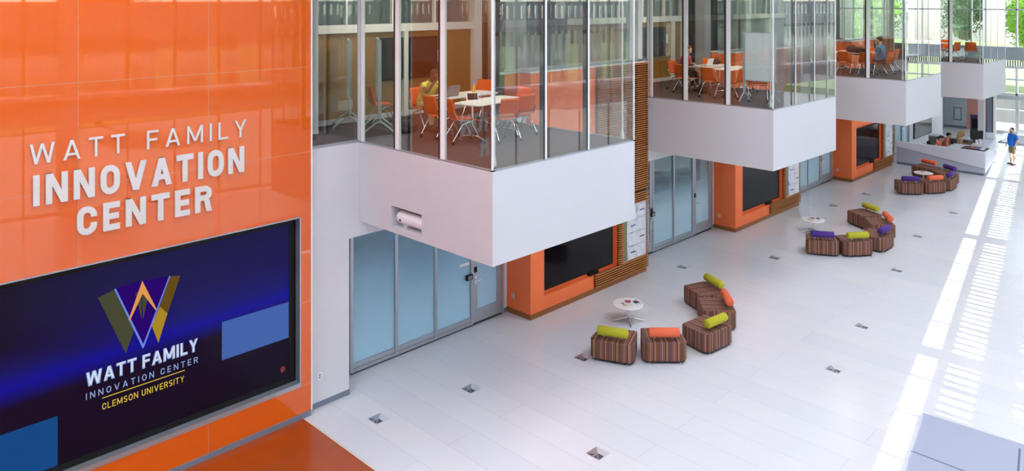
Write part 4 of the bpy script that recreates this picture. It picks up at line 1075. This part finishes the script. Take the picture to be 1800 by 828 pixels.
def bottle(x, y, z, mat, label, h=.22, r=.034):
    t = thing('bottle', label, 'bottle', (x, y, z))
    MB().lathe([(0, 0), (r, 0), (r, h * .68), (r * .45, h * .8), (r * .4, h * .86), (0, h * .86)], 14).build('body', mat, t, smooth=50)
    MB().lathe([(0, h * .86), (r * .5, h * .86), (r * .5, h), (0, h)], 12).build('cap', 'white_plastic', t, smooth=50)
def bag(x, y, z, rot, label, sx=.34, sy=.2, sz=.3):
    t = thing('bag', label, 'bag', (x, y, z), rot)
    b = MB().ball((0, 0, sz * .47), sx * .56, sy * .6, sz * .56, 14, 10, lambda a, b_, c: (math.copysign(abs(a) ** .6, a), math.copysign(abs(b_) ** .6, b_), max(-.84, c * (1 - .12 * math.sin(a * 4)))))
    b.build('sack', 'dark_fabric', t, smooth=60)
    MB().tube([(-.08, sy * .45, sz * .85), (-.05, sy * .6, sz * 1.1), (.05, sy * .6, sz * 1.1), (.08, sy * .45, sz * .85)], .012, 6).build('strap', 'black_plastic', t, smooth=50)
    MB().ball((0, -sy * .55, sz * .35), sx * .4, sy * .2, sz * .28, 10, 6).build('pocket', 'dark_fabric', t, smooth=60)
def papers(x, y, z, rot, label, w=.22, h=.3, mat='paper', t_=.012):
    t = thing('paper_stack', label, 'papers', (x, y, z), rot)
    MB().box(-w / 2, w / 2, -h / 2, h / 2, 0, t_).build('sheets', 'paper', t)
    MB().prism(rrect(w, h, .01, 2, .012, .01), XYZ, t_, t_ + .002).build('top_sheet', mat, t)
ZF = ZT + .006; ZD = ZF + .74
# first bay
lounge_table(-12.0, 10.72, 90, 'white folding table in front of the person in yellow')
lounge_table(-10.9, 10.45, 98, 'white folding table nearest the glass in the first upper lounge')
G1 = 'in the first upper lounge'
chair(-11.69, 9.86, -2, 'orange chair %s, back to the viewer, left end of the tables' % G1)
chair(-10.98, 9.82, -22, 'orange chair %s in the middle, turned towards the nearer table' % G1)
chair(-10.55, 10.42, 78, 'orange chair %s behind the glass corner' % G1)
chair(-10.78, 11.1, 84, 'orange chair %s, rightmost against the orange parapet' % G1)
chair(-13.05, 12.1, 190, 'orange chair %s at the far end of the laptop table' % G1)
chair(-11.4, 11.6, 172, 'orange chair %s behind the right end of the nearer table' % G1)
chair(-12.66, 10.28, -90, 'orange chair %s under the person in yellow' % G1)
chair(-13.75, 9.95, -20, 'orange chair %s alone by the wood wall, behind the whiteboard' % G1)
whiteboard(-12.92, 9.24, 147, .9, .75, 1.15, 'rolling whiteboard seen edge-on behind the first glass corner')
whiteboard(-13.85, 9.15, 147, .8, .7, 1.15, 'rolling whiteboard beside the slim white column, farther left')
laptop(-11.98, 10.32, ZD, 90, 'open grey laptop in front of the person in yellow')
bottle(-11.92, 10.95, ZD, 'bottle_orange', 'orange drink bottle beside the open laptop')
papers(-11.9, 11.3, ZD, 100, 'pile of white papers at the far end of the laptop table')
papers(-11.9, 10.03, ZD, 80, 'dark folder on the near end of the laptop table', .24, .32, 'dark_fabric')
tb = thing('tablet', 'small tablet propped in a white case on the nearer table', 'tablet', (-11.08, 10.15, ZD), 60)
MB().hex8([(-.12, -.01, 0), (.12, -.01, 0), (.12, .01, 0), (-.12, .01, 0), (-.12, .06, .15), (.12, .06, .15), (.12, .075, .15), (-.12, .075, .15)]).build('case', 'white_plastic', tb)
MB().hex8([(-.1, -.009, .02), (.1, -.009, .02), (.1, -.004, .02), (-.1, -.004, .02), (-.1, .052, .14), (.1, .052, .14), (.1, .058, .14), (-.1, .058, .14)]).build('screen', 'screen_black', tb)
MB().box(-.08, .08, .06, .12, 0, .008).build('stand', 'white_plastic', tb)
bag(-12.62, 9.72, ZF, 20, 'dark backpack lying on the carpet beside the person in yellow', .42, .3, .24)
# second bay
G2 = 'in the second upper lounge'
lounge_table(-12.0, 20.55, 90, 'white folding table in front of the person in pink')
lounge_table(-11.1, 20.35, 90, 'white folding table behind the whiteboard of the second lounge')
chair(-12.14, 19.5, -20, 'orange chair %s at the left, beside the person in pink' % G2)
chair(-11.12, 19.2, -3, 'orange chair %s, back to the viewer in the middle' % G2)
chair(-10.52, 19.42, 75, 'orange chair %s side-on, left of the whiteboard' % G2)
chair(-9.85, 19.3, 30, 'orange chair %s right behind the whiteboard' % G2)
chair(-12.7, 21.5, 190, 'orange chair %s at the far end of the laptop table' % G2)
chair(-10.95, 21.3, 175, 'orange chair %s by the orange parapet' % G2)
chair(-12.8, 20.2, -90, 'orange chair %s under the person in pink' % G2)
whiteboard(-9.45, 18.62, 0, .86, .62, 1.22, 'white rolling whiteboard standing at the corner of the second glass bay')
laptop(-11.98, 20.3, ZD, 90, 'open laptop with pale lid in front of the person in pink', 'board_white')
papers(-11.82, 20.8, ZD, 95, 'white papers beside the pale laptop')
bag(-12.15, 21.1, ZD, 0, 'dark bag on the table behind the pale laptop', .34, .2, .16)
papers(-12.05, 19.8, ZD, 85, 'grey folder on the table near the person in pink', .24, .32, 'grey_base')
bag(-11.75, 19.75, ZF, 30, 'dark bag under the table of the second lounge', .26, .18, .24)
# third bay
G3 = 'in the third upper lounge'
lounge_table(-11.2, 29.35, 0, 'white folding table with black bags in the third lounge')
lounge_table(-11.2, 30.05, 0, 'white folding table before the person in blue')
chair(-11.1, 28.56, -4, 'orange chair %s, back to the viewer at the left' % G3)
chair(-10.37, 28.6, 6, 'orange chair %s, back to the viewer in the middle' % G3)
chair(-10.1, 29.3, 80, 'orange chair %s under the person in blue' % G3)
chair(-10.42, 30.87, 88, 'orange chair %s, rightmost, behind the person in blue' % G3)
chair(-12.35, 30.8, -100, 'orange chair %s at the far left end of the table' % G3)
chair(-11.2, 30.75, 180, 'orange chair %s on the far side of the tables' % G3)
bag(-11.2, 29.35, ZD, 10, 'black bag on the table of the third lounge, left one', .4, .22, .24)
bag(-10.9, 29.25, ZD, -10, 'black bag on the table of the third lounge, right one', .36, .22, .2)
papers(-10.72, 29.62, ZD, 90, 'white papers in front of the person in blue', .3, .4)
# fourth bay
G4 = 'in the farthest upper lounge'
lounge_table(-11.3, 38.75, 0, 'white folding table at the edge of the farthest lounge')
chair(-10.2, 37.95, 70, 'orange chair %s turned side-on' % G4)
chair(-9.55, 38.5, 8, 'orange chair %s, back to the viewer, rightmost' % G4)
chair(-11.0, 39.5, 170, 'orange chair %s on the far side of the table' % G4)
bag(-11.35, 38.7, ZD, 0, 'dark bag on the table of the farthest lounge', .3, .2, .2)
# ---------------------------------------------------------------- reception desk
dk = thing('reception_desk', 'long white reception desk with a slanted lower band and grey plinth', 'desk', (-10.5, 37.05, 0))
yf, xl, xr = 37.05, -12.2, -8.68
b = MB()
# front: upper white band with a slanted lower edge, over a recessed grey body
def frontband(z_l, z_r): return [(xl, z_l), (xr, z_r), (xr, 1.0), (xl, 1.0)]
b.prism(ccw(frontband(.80, .30)), lambda u, v, t: (u, t, v), yf, yf + .3)
b.build('front_band', 'desk_white', dk, world=True, bevel=.008)
MB().prism(ccw([(xl, .1), (xr - .04, .1), (xr - .04, .31), (xl, .81)]), lambda u, v, t: (u, t, v), yf + .04, yf + .28).build('front_body', 'desk_grey', dk, world=True)
MB().box(xl, xr - .1, yf + .07, yf + .3, 0, .1).build('toe_kick', 'grey_base', dk, world=True)
# right wing, leaning slightly inwards with depth, wide sloped top
b = MB()
b.hex8([(xr - .75, yf + .3, .1), (xr, yf, .1), (-9.2, 41.0, .1), (-9.9, 41.0, .1), (xr - .75, yf + .3, 1.0), (xr, yf, 1.0), (-9.2, 41.0, 1.0), (-9.9, 41.0, 1.0)])
b.build('side_wing', 'desk_white', dk, world=True, bevel=.008)
MB().hex8([(xr - .7, yf + .3, 0), (xr - .09, yf + .1, 0), (-9.28, 40.95, 0), (-9.85, 40.95, 0), (xr - .7, yf + .3, .1), (xr - .09, yf + .1, .1), (-9.28, 40.95, .1), (-9.85, 40.95, .1)]).build('toe_kick', 'grey_base', dk, world=True)
MB().box(-12.1, xr - .75, yf + .3, yf + .95, .70, .74).build('work_surface', 'desk_white', dk, world=True)
# corner top with glass case
MB().box(-10.2, xr - .02, yf + .02, yf + 1.35, .97, 1.012).build('counter_top', 'desk_white', dk, world=True, bevel=.005)
sc = thing('display_case', 'flat glass display case with leaflets in the desk top', 'display case', (-9.2, 37.62, 1.012))
MB().box(-.46, .46, -.38, .38, 0, .02).build('frame', 'black_plastic', sc)
MB().box(-.44, .44, -.36, .36, .02, .024).build('glass', 'black_gloss', sc)
for i, (x, m_) in enumerate(((-.28, 'paper_dark'), (-.08, 'paper_red'), (.1, 'paper_blue'), (.29, 'paper'))): MB().box(x - .08, x + .08, -.24, .26, .024, .027).build('leaflet', m_, sc)
fl_ = thing('flyer', 'orange and white flyers on the counter behind the display case', 'flyer', (-9.15, 38.18, 1.012), 10)
MB().box(-.25, .25, -.08, .08, 0, .006).build('sheet', 'orange_plastic', fl_); MB().box(.05, .3, -.1, .04, .006, .012).build('top_sheet', 'paper_cream', fl_)
# back counter
bc = thing('back_counter', 'white topped counter with grey side behind the receptionists', 'counter', (-10.8, 40.2, 0))
MB().box(-11.75, -9.95, 39.95, 40.6, .95, 1.0).build('counter_top', 'desk_white', bc, world=True, bevel=.005)
MB().box(-11.72, -10.0, 39.98, 40.57, 0, .95).build('body', 'desk_under', bc, world=True)
# monitor on desk
mo = thing('monitor', 'black computer monitor on the right wing of the desk', 'monitor', (-9.6, 39.55, 1.0), 50)
MB().box(-.3, .3, -.02, .02, .12, .5).build('casing', 'black_plastic', mo, bevel=.006)
MB().box(-.28, .28, .02, .022, .14, .48).build('screen', 'screen_black', mo)
MB().lathe([(0, 0), (.13, 0), (.13, .012), (0, .012)], 20).box(-.03, .03, -.035, -.015, .01, .2).build('stand', 'black_plastic', mo)
for i, (x, y) in enumerate(((-9.45, 38.95), (-9.4, 39.25), (-9.55, 40.4))): bottle(x, y, 1.0, 'white_plastic', 'white dispenser bottle on the desk wing, %s' % ('nearest of three', 'middle of three', 'farthest, beside the column')[i], .2, .04)
kb = thing('keyboard', 'black keyboard on the desk wing beside the monitor', 'keyboard', (-9.75, 39.1, 1.0), 60)
MB().box(-.22, .22, -.07, .07, 0, .02).build('case', 'black_plastic', kb, bevel=.004); MB().box(-.2, .2, -.055, .055, .02, .024).build('keys', 'grey_plastic', kb)
cbx = thing('sign_holder', 'small white card holder on the far end of the desk', 'card holder', (-9.4, 40.75, 1.0), 30)
MB().box(-.16, .16, -.03, .03, 0, .3).build('card', 'paper', cbx); MB().box(-.18, .18, -.06, .06, 0, .02).build('base', 'board_frame', cbx)
def task_chair(x, y, rot, label, back='dark_fabric'):
    t = thing('office_chair', label, 'chair', (x, y, 0), rot, 'office chairs behind the desk')
    MB().prism(rrect(.48, .46, .1), XYZ, .44, .5).build('seat', 'dark_fabric', t, bevel=.02)
    bk = MB().grid(lambda u, v: ((u - .5) * .44, -.25 - .04 * math.cos((u - .5) * 3) - .06 * v, .56 + v * .42), 8, 6).build('backrest', back, t, smooth=60)
    bk.modifiers.new('thickness', 'SOLIDIFY').thickness = .03
    MB().tube([(0, -.2, .46), (0, -.3, .5), (0, -.31, .7)], .02, 8).build('back_stem', 'black_plastic', t)
    MB().tube([(0, 0, .08), (0, 0, .44)], .025, 10).build('column', 'chrome', t)
    for k in range(5):
        a = R(72 * k); MB().tube([(0, 0, .1), (.27 * math.cos(a), .27 * math.sin(a), .06)], .016, 6).build('leg', 'black_plastic', t)
        MB().tube([(.27 * math.cos(a) - .01, .27 * math.sin(a), .03), (.27 * math.cos(a) + .01, .27 * math.sin(a), .03)], .03, 10).build('caster', 'black_plastic', t)
task_chair(-10.95, 38.35, -90, 'office chair of the person at the left end behind the desk')
task_chair(-10.75, 39.0, -75, 'office chair with pale back of the dark-haired person', 'panel_grey')
task_chair(-10.3, 39.55, -80, 'dark office chair of the blond person')
# round column, dark screen panel and kiosk past the desk
structure(MB().box(-10.42, -10.16, 43.1, 43.4, 0, 4.25).build('column_desk', 'white_paint', bevel=.01), 'white square column past the reception desk', 'column')
pn = thing('information_screen', 'tall dark display panel right of the white column', 'display', (-10.0, 43.55, 0), 0)
MB().box(-.15, .13, -.06, .06, .0, 2.9).build('casing', 'kiosk_dark', pn, bevel=.01); MB().box(-.12, .1, -.064, -.06, .3, 2.7).build('screen', 'grey_base', pn)
MB().box(.16, .26, -.04, .04, 0, 2.9).build('side_post', 'frame_white', pn)
ks = thing('kiosk', 'dark free-standing kiosk with purple top band behind the desk', 'kiosk', (-10.85, 44.7, 0), 20)
MB().box(-.28, .3, -.2, .2, 0, 1.55).build('body', 'kiosk_dark', ks, bevel=.02); MB().box(-.25, .27, -.21, .21, 1.45, 1.53).build('top_band', 'purple_fabric', ks)
MB().box(-.22, .24, -.205, -.2, .9, 1.35).build('screen', 'screen_black', ks)
# white panelled block at the lower right
pb = thing('floor_platform', 'low white panelled platform at the lower right beside the sunlit strips', 'platform', (-3.0, 12.0, 0))
P4 = [(-4.47, 14.94), (-3.50, 9.0), (-.6, 9.0), (-.6, 15.2)]
MB().prism(ccw(P4), XYZ, 0, .06).build('block', 'plinth_white', pb, world=True, bevel=.006)
MB().box(-4.23, -2.9, 13.52, 13.55, .06, .0615).hex8([(-3.0, 14.86, .06), (-2.97, 14.86, .06), (-2.0, 9.2, .06), (-2.03, 9.2, .06), (-3.0, 14.86, .0615), (-2.97, 14.86, .0615), (-2.0, 9.2, .0615), (-2.03, 9.2, .0615)]).build('joint', 'groove', pb, world=True)
# ---------------------------------------------------------------- people
def skinned(pts, edges, root, sub=1):
    """closed tapering surface grown along a skeleton; pts: name -> (x, y, z, r)"""
    names = list(pts); me = bpy.data.meshes.new('skeleton')
    me.from_pydata([pts[n][:3] for n in names], [(names.index(a), names.index(c)) for a, c in edges], [])
    o = bpy.data.objects.new('skeleton', me); COL.objects.link(o)
    md = o.modifiers.new('skin', 'SKIN'); md.use_smooth_shade = True; md.branch_smoothing = .5
    for i, n in enumerate(names):
        d = me.skin_vertices[0].data[i]; r = pts[n][3]; d.radius = (r, r); d.use_root = (n == root)
    sb = o.modifiers.new('sub', 'SUBSURF'); sb.levels = sub; sb.render_levels = sub
    dg = bpy.context.evaluated_depsgraph_get(); dg.update()
    ev = o.evaluated_get(dg); m2 = bpy.data.meshes.new_from_object(ev)
    vs_ = [tuple(v.co) for v in m2.vertices]; fs = [tuple(p.vertices) for p in m2.polygons]
    bpy.data.objects.remove(o); bpy.data.meshes.remove(m2)
    return vs_, fs
def V3(*a): return Vector(a)
def person(loc, rot, label, seated, arms, legs=None, skin='skin_light', hair='hair_dark', hairstyle='short', top='shirt_blue', sleeve=.55, bottom='trousers_dark', short=False,
           shoes='shoe_brown', lean=0.0, headtilt=0.0, scale=1.0, belly=0.0, beard=False, glasses=False, female=False):
    t = thing('person', label, 'person', loc, rot)
    sh = .165 if female else .19
    if seated: base = .56
    else: base = .93
    ly = lambda z: math.sin(lean) * (z - base)     # forward lean of the trunk
    lz = lambda z: base + (z - base) * math.cos(lean)
    def tr(x, y, z): return (x, y + ly(z), lz(z))
    H0 = base
    J = {}
    J['pelvis'] = tr(0, 0, H0) + (.13,)
    J['waist'] = tr(0, .01 + belly * .03, H0 + .17) + (.115 + belly * .02,)
    J['chest'] = tr(0, .01, H0 + .36) + (.108 + belly * .01,)
    J['neckbase'] = tr(0, 0, H0 + .50) + (.062,)
    J['neck'] = tr(0, .012, H0 + .545) + (.054,)
    J['skull'] = tr(0, .028, H0 + .62) + (.06,)
    E_ = [('pelvis', 'waist'), ('waist', 'chest'), ('chest', 'neckbase'), ('neckbase', 'neck'), ('neck', 'skull')]
    hands = []
    for s, key in ((-1, 'L'), (1, 'R')):
        J['sh' + key] = tr(s * sh, 0, H0 + .45) + (.055,)
        el, wr_ = arms[key]
        J['el' + key] = tuple(el) + (.042,); J['wr' + key] = tuple(wr_) + (.027,)
        E_ += [('chest', 'sh' + key), ('sh' + key, 'el' + key), ('el' + key, 'wr' + key)]
        # palm and fingers
        d = (V3(*wr_) - V3(*el)).normalized()
        d = (d + V3(0, 0, -.25)).normalized() if d.z > -.5 else d
        side = d.cross(V3(0, 0, 1)); side = side.normalized() if side.length > .1 else V3(0, 1, 0)
        nrm = side.cross(d).normalized(); inner = -s
        wv = V3(*wr_)
        pc = wv + d * .055; J['palm' + key] = tuple(pc) + (.030,); E_.append(('wr' + key, 'palm' + key))
        for i, (off, ln) in enumerate(((-.027, .062), (-.009, .072), (.009, .07), (.026, .055))):
            a = pc + d * .035 + side * off; b = a + (d * .75 - nrm * .45).normalized() * ln * .55; c = b + (d * .35 - nrm * .8).normalized() * ln * .45
            for q, p, r in (('a', a, .0095), ('b', b, .0085), ('c', c, .007)): J['f%d%s%s' % (i, q, key)] = tuple(p) + (r,)
            E_ += [('palm' + key, 'f%da%s' % (i, key)), ('f%da%s' % (i, key), 'f%db%s' % (i, key)), ('f%db%s' % (i, key), 'f%dc%s' % (i, key))]
        sd = side * (.035 if side.x * inner > 0 else -.035)
        a = pc - d * .01 + sd; b = a + d * .04 + sd * .4 - nrm * .012
        J['ta' + key] = tuple(a) + (.011,); J['tb' + key] = tuple(b) + (.009,)
        E_ += [('palm' + key, 'ta' + key), ('ta' + key, 'tb' + key)]
        # legs
        hx = s * .092
        J['hip' + key] = (hx, 0, H0 - .05, .088)
        if legs: kn, an = legs[key]
        elif seated: kn, an = (s * .12, .40, .52), (s * .13, .42, .09)
        else: kn, an = (s * .10, .02, .50), (s * .11, -.01, .085)
        J['kn' + key] = tuple(kn) + (.056,); J['an' + key] = tuple(an) + (.038,)
        J['calf' + key] = tuple(V3(*kn) * .7 + V3(*an) * .3 + V3(0, -.015, 0)) + (.053,)
        J['toe' + key] = (an[0] + s * .02, an[1] + .15, .035, .034)
        E_ += [('pelvis', 'hip' + key), ('hip' + key, 'kn' + key), ('kn' + key, 'calf' + key), ('calf' + key, 'an' + key), ('an' + key, 'toe' + key)]
    vs_, fs = skinned(J, E_, 'pelvis')
    body = MB().add(vs_, fs)
    hc = V3(*tr(0, .035, H0 + .665)); c, s_ = math.cos(headtilt + lean * .6), math.sin(headtilt + lean * .6)
    def headmap(p):   # local head coords -> person coords, tilted forward
        return (hc.x + p[0], hc.y + p[1] * c + p[2] * s_, hc.z - p[1] * s_ + p[2] * c)
    hb = MB()
    def hs(a, b_, q):
        w_ = 1 - .28 * max(0, -q) ** 1.5; f = 1 + (.08 * max(0, -q) if b_ > 0 else -.12 * max(0, -q))
        nose = .26 * math.exp(-((a / .16) ** 2 + ((q + .12) / .17) ** 2)) if b_ > 0 else 0
        eye = -.05 * (math.exp(-(((abs(a) - .38) / .16) ** 2 + ((q - .12) / .1) ** 2))) if b_ > 0 else 0
        chin = .05 * math.exp(-((a / .3) ** 2 + ((q + .85) / .15) ** 2)) if b_ > 0 else 0
        return (a * w_, b_ * f + nose + eye + chin, q)
    hb.ball((0, 0, 0), .076, .095, .118, 24, 18, hs)
    for sx in (-1, 1): hb.ball((sx * .077, -.005, -.005), .012, .02, .032, 8, 6)
    body.add([headmap(p) for p in hb.v], hb.f)
    ob = body.build('body', skin, t, smooth=70)
    e = MB()
    for sx in (-1, 1): e.ball((sx * .03, .083, .014), .012, .010, .008, 8, 6)
    e.v = [headmap(p) for p in e.v]; e.build('eye', 'eye_dark', t)
    m_ = MB().ball((0, .087, -.062), .024, .010, .007, 8, 6); m_.v = [headmap(p) for p in m_.v]; m_.build('mouth', 'lip', t)
    h = MB()
    def hair_fn(a, b_, q):
        if b_ > .1 and q < .45: b_ *= .62; 
        return (a, b_, q)
    if hairstyle == 'short':
        h.ball((0, -.018, .026), .086, .094, .108, 20, 12, lambda a, b_, q: (a, b_ * (.80 if (b_ > 0 and q < .4) else 1), max(q, -.55 if b_ < 0 else .1)))
    elif hairstyle == 'long':
        h.ball((0, -.018, .03), .09, .098, .108, 20, 12, lambda a, b_, q: (a, b_ * (.76 if (b_ > 0 and q < .4) else 1), max(q, -.5 if b_ < 0 else .15)))
        h.tube([(0, -.06, .03), (0, -.085, -.1), (0, -.085, -.22), (0, -.07, -.3)], [.085, .088, .075, .03], 14)
        for sx in (-1, 1): h.tube([(sx * .07, -.01, .05), (sx * .085, .0, -.06), (sx * .085, .0, -.17), (sx * .075, .01, -.25)], [.03, .034, .03, .012], 10)
    elif hairstyle == 'tail':
        h.ball((0, -.018, .028), .087, .096, .106, 20, 12, lambda a, b_, q: (a, b_ * (.78 if (b_ > 0 and q < .4) else 1), max(q, -.5 if b_ < 0 else .12)))
        h.ball((0, -.12, .03), .045, .045, .05, 10, 8); h.tube([(0, -.13, .02), (0, -.15, -.08), (0, -.13, -.16)], [.035, .03, .01], 10)
    elif hairstyle == 'afro':
        h.ball((0, -.03, .035), .115, .115, .115, 20, 12, lambda a, b_, q: (a, b_ * (.66 if (b_ > 0 and q < .35) else 1), max(q, -.6 if b_ < 0 else .12)))
    h.v = [headmap(p) for p in h.v]; h.build('hair', hair, t, smooth=60)
    if beard:
        b_ = MB().ball((0, .03, -.07), .066, .066, .05, 14, 8); b_.v = [headmap(p) for p in b_.v]; b_.build('beard', hair, t, smooth=60)
    if glasses:
        g = MB()
        for sx in (-1, 1): g.box(sx * .032 - .024, sx * .032 + .024, .094, .099, -.004, .03)
        g.box(-.08, .08, .092, .096, .018, .024); g.v = [headmap(p) for p in g.v]; g.build('glasses', 'black_gloss', t)
    # clothes follow the body
    S = {}
    gw = .036
    for n in ('pelvis', 'waist', 'chest'): S[n] = J[n][:3] + (J[n][3] + gw + (.012 if n == 'pelvis' else 0) + belly * .03,)
    nb = V3(*J['neckbase'][:3]); S['neckbase'] = tuple(nb + V3(0, -.005, .02)) + (.084,)
    SE_ = [('pelvis', 'waist'), ('waist', 'chest'), ('chest', 'neckbase')]
    hemz = V3(*J['pelvis'][:3]) + V3(0, -math.sin(lean) * .02, -.07); S['hem'] = tuple(hemz) + (.152 + belly * .01,); SE_.append(('hem', 'pelvis'))
    for key in 'LR':
        a = V3(*J['sh' + key][:3]); b2 = V3(*J['el' + key][:3]); c2 = V3(*J['wr' + key][:3])
        S['sh' + key] = tuple(a + V3(0, 0, .008)) + (.08,)
        p = a.lerp(b2, min(1, sleeve)); S['s1' + key] = tuple(p) + (.066,); SE_ += [('chest', 'sh' + key), ('sh' + key, 's1' + key)]
        if sleeve > 1: S['s2' + key] = tuple(b2.lerp(c2, .9)) + (.04,); SE_.append(('s1' + key, 's2' + key))
    v1, f1 = skinned(S, SE_, 'chest', 2); MB().add(v1, f1).build('shirt', top, t, smooth=70)
    Q = {'pelvis': J['pelvis'][:3] + (.148,), 'belt': tuple(V3(*J['pelvis'][:3]).lerp(V3(*J['waist'][:3]), .42)) + (.136,)}; QE = [('belt', 'pelvis')]
    for key in 'LR':
        hp = V3(*J['hip' + key][:3]); kn = V3(*J['kn' + key][:3]); an = V3(*J['an' + key][:3])
        Q['hip' + key] = tuple(hp) + (.108,); QE += [('pelvis', 'hip' + key)]
        Q['mid' + key] = tuple(hp.lerp(kn, .6)) + (.092,); QE.append(('hip' + key, 'mid' + key))
        Q['kn' + key] = tuple(kn) + (.078,); QE.append(('mid' + key, 'kn' + key))
        if not short: Q['an' + key] = tuple(kn.lerp(an, .93)) + (.054,); QE.append(('kn' + key, 'an' + key))
    v1, f1 = skinned(Q, QE, 'pelvis', 2); MB().add(v1, f1).build('shorts' if short else 'trousers', bottom, t, smooth=70)
    for key in 'LR':
        an = J['an' + key]; s_ = -1 if key == 'L' else 1
        b = MB().ball((an[0] + s_ * .01, an[1] + .06, .045), .05, .14, .048, 14, 8, lambda a, b_, q: (a * (1 - .15 * max(0, b_)), b_, max(q, -.9) * (1 - .35 * max(0, b_))))
        b.build('shoe', shoes, t, smooth=60)
    t.scale = (scale, scale, scale)
    return t
SEATARM = dict(L=((-.25, .10, .76), (-.12, .36, .80)), R=((.25, .10, .76), (.12, .36, .80)))
THINK = dict(L=((-.24, .12, .77), (-.08, .34, .80)), R=((.20, .24, .80), (.06, .20, 1.06)))
THINK_LOW = dict(L=((-.27, .28, .76), (-.10, .50, .80)), R=((.22, .38, .80), (.07, .43, 1.0)))
z = ZF
# man standing at the desk
person((-8.42, 40.5, 0), 140, 'standing bearded man in a royal blue shirt and khaki shorts beside the desk', False,
       dict(L=((-.27, -.05, 1.13), (-.24, .06, .90)), R=((.27, -.03, 1.13), (.23, .12, .92))), top='shirt_royal', bottom='shorts_khaki', short=True, sleeve=.85, belly=1.0, beard=True, glasses=True, scale=.97)
# upper lounges
person((-12.70, 10.24, z), -90, 'person in a yellow shirt sitting at a laptop by the wood wall', True, THINK_LOW, skin='skin_dark', hair='hair_brown', hairstyle='short', top='shirt_yellow', bottom='trousers_tan', sleeve=.6, lean=.5, headtilt=.4)
person((-12.72, 20.2, z), -90, 'person in a pink shirt with reddish hair sitting at a pale laptop', True, THINK, hair='hair_red', hairstyle='tail', top='shirt_pink', sleeve=.9, lean=.28, headtilt=.3, female=True)
person((-10.12, 29.3, z), 84, 'person in a blue shirt with dark hair sitting in the third lounge', True, SEATARM, hair='hair_dark', hairstyle='afro', top='shirt_blue', bottom='grey_base', sleeve=.95, lean=.12, headtilt=.2)
# receptionists
person((-10.97, 38.35, 0), -95, 'brown-haired person low behind the left part of the reception desk', True, SEATARM, hair='hair_brown', hairstyle='tail', top='shirt_coral', sleeve=.4, lean=.4, headtilt=.45, female=True)
person((-10.75, 39.0, 0), -80, 'dark-haired person in a coral top sitting in the middle behind the desk', True, SEATARM, hair='hair_dark', hairstyle='afro', top='shirt_coral', sleeve=.35, lean=.2, headtilt=.35, female=True)
person((-10.33, 39.55, 0), -75, 'blond long-haired person in a pale top sitting rightmost behind the desk', True, SEATARM, hair='hair_blond', hairstyle='long', top='shirt_cream', sleeve=.5, lean=.15, headtilt=.25, female=True, scale=1.06)
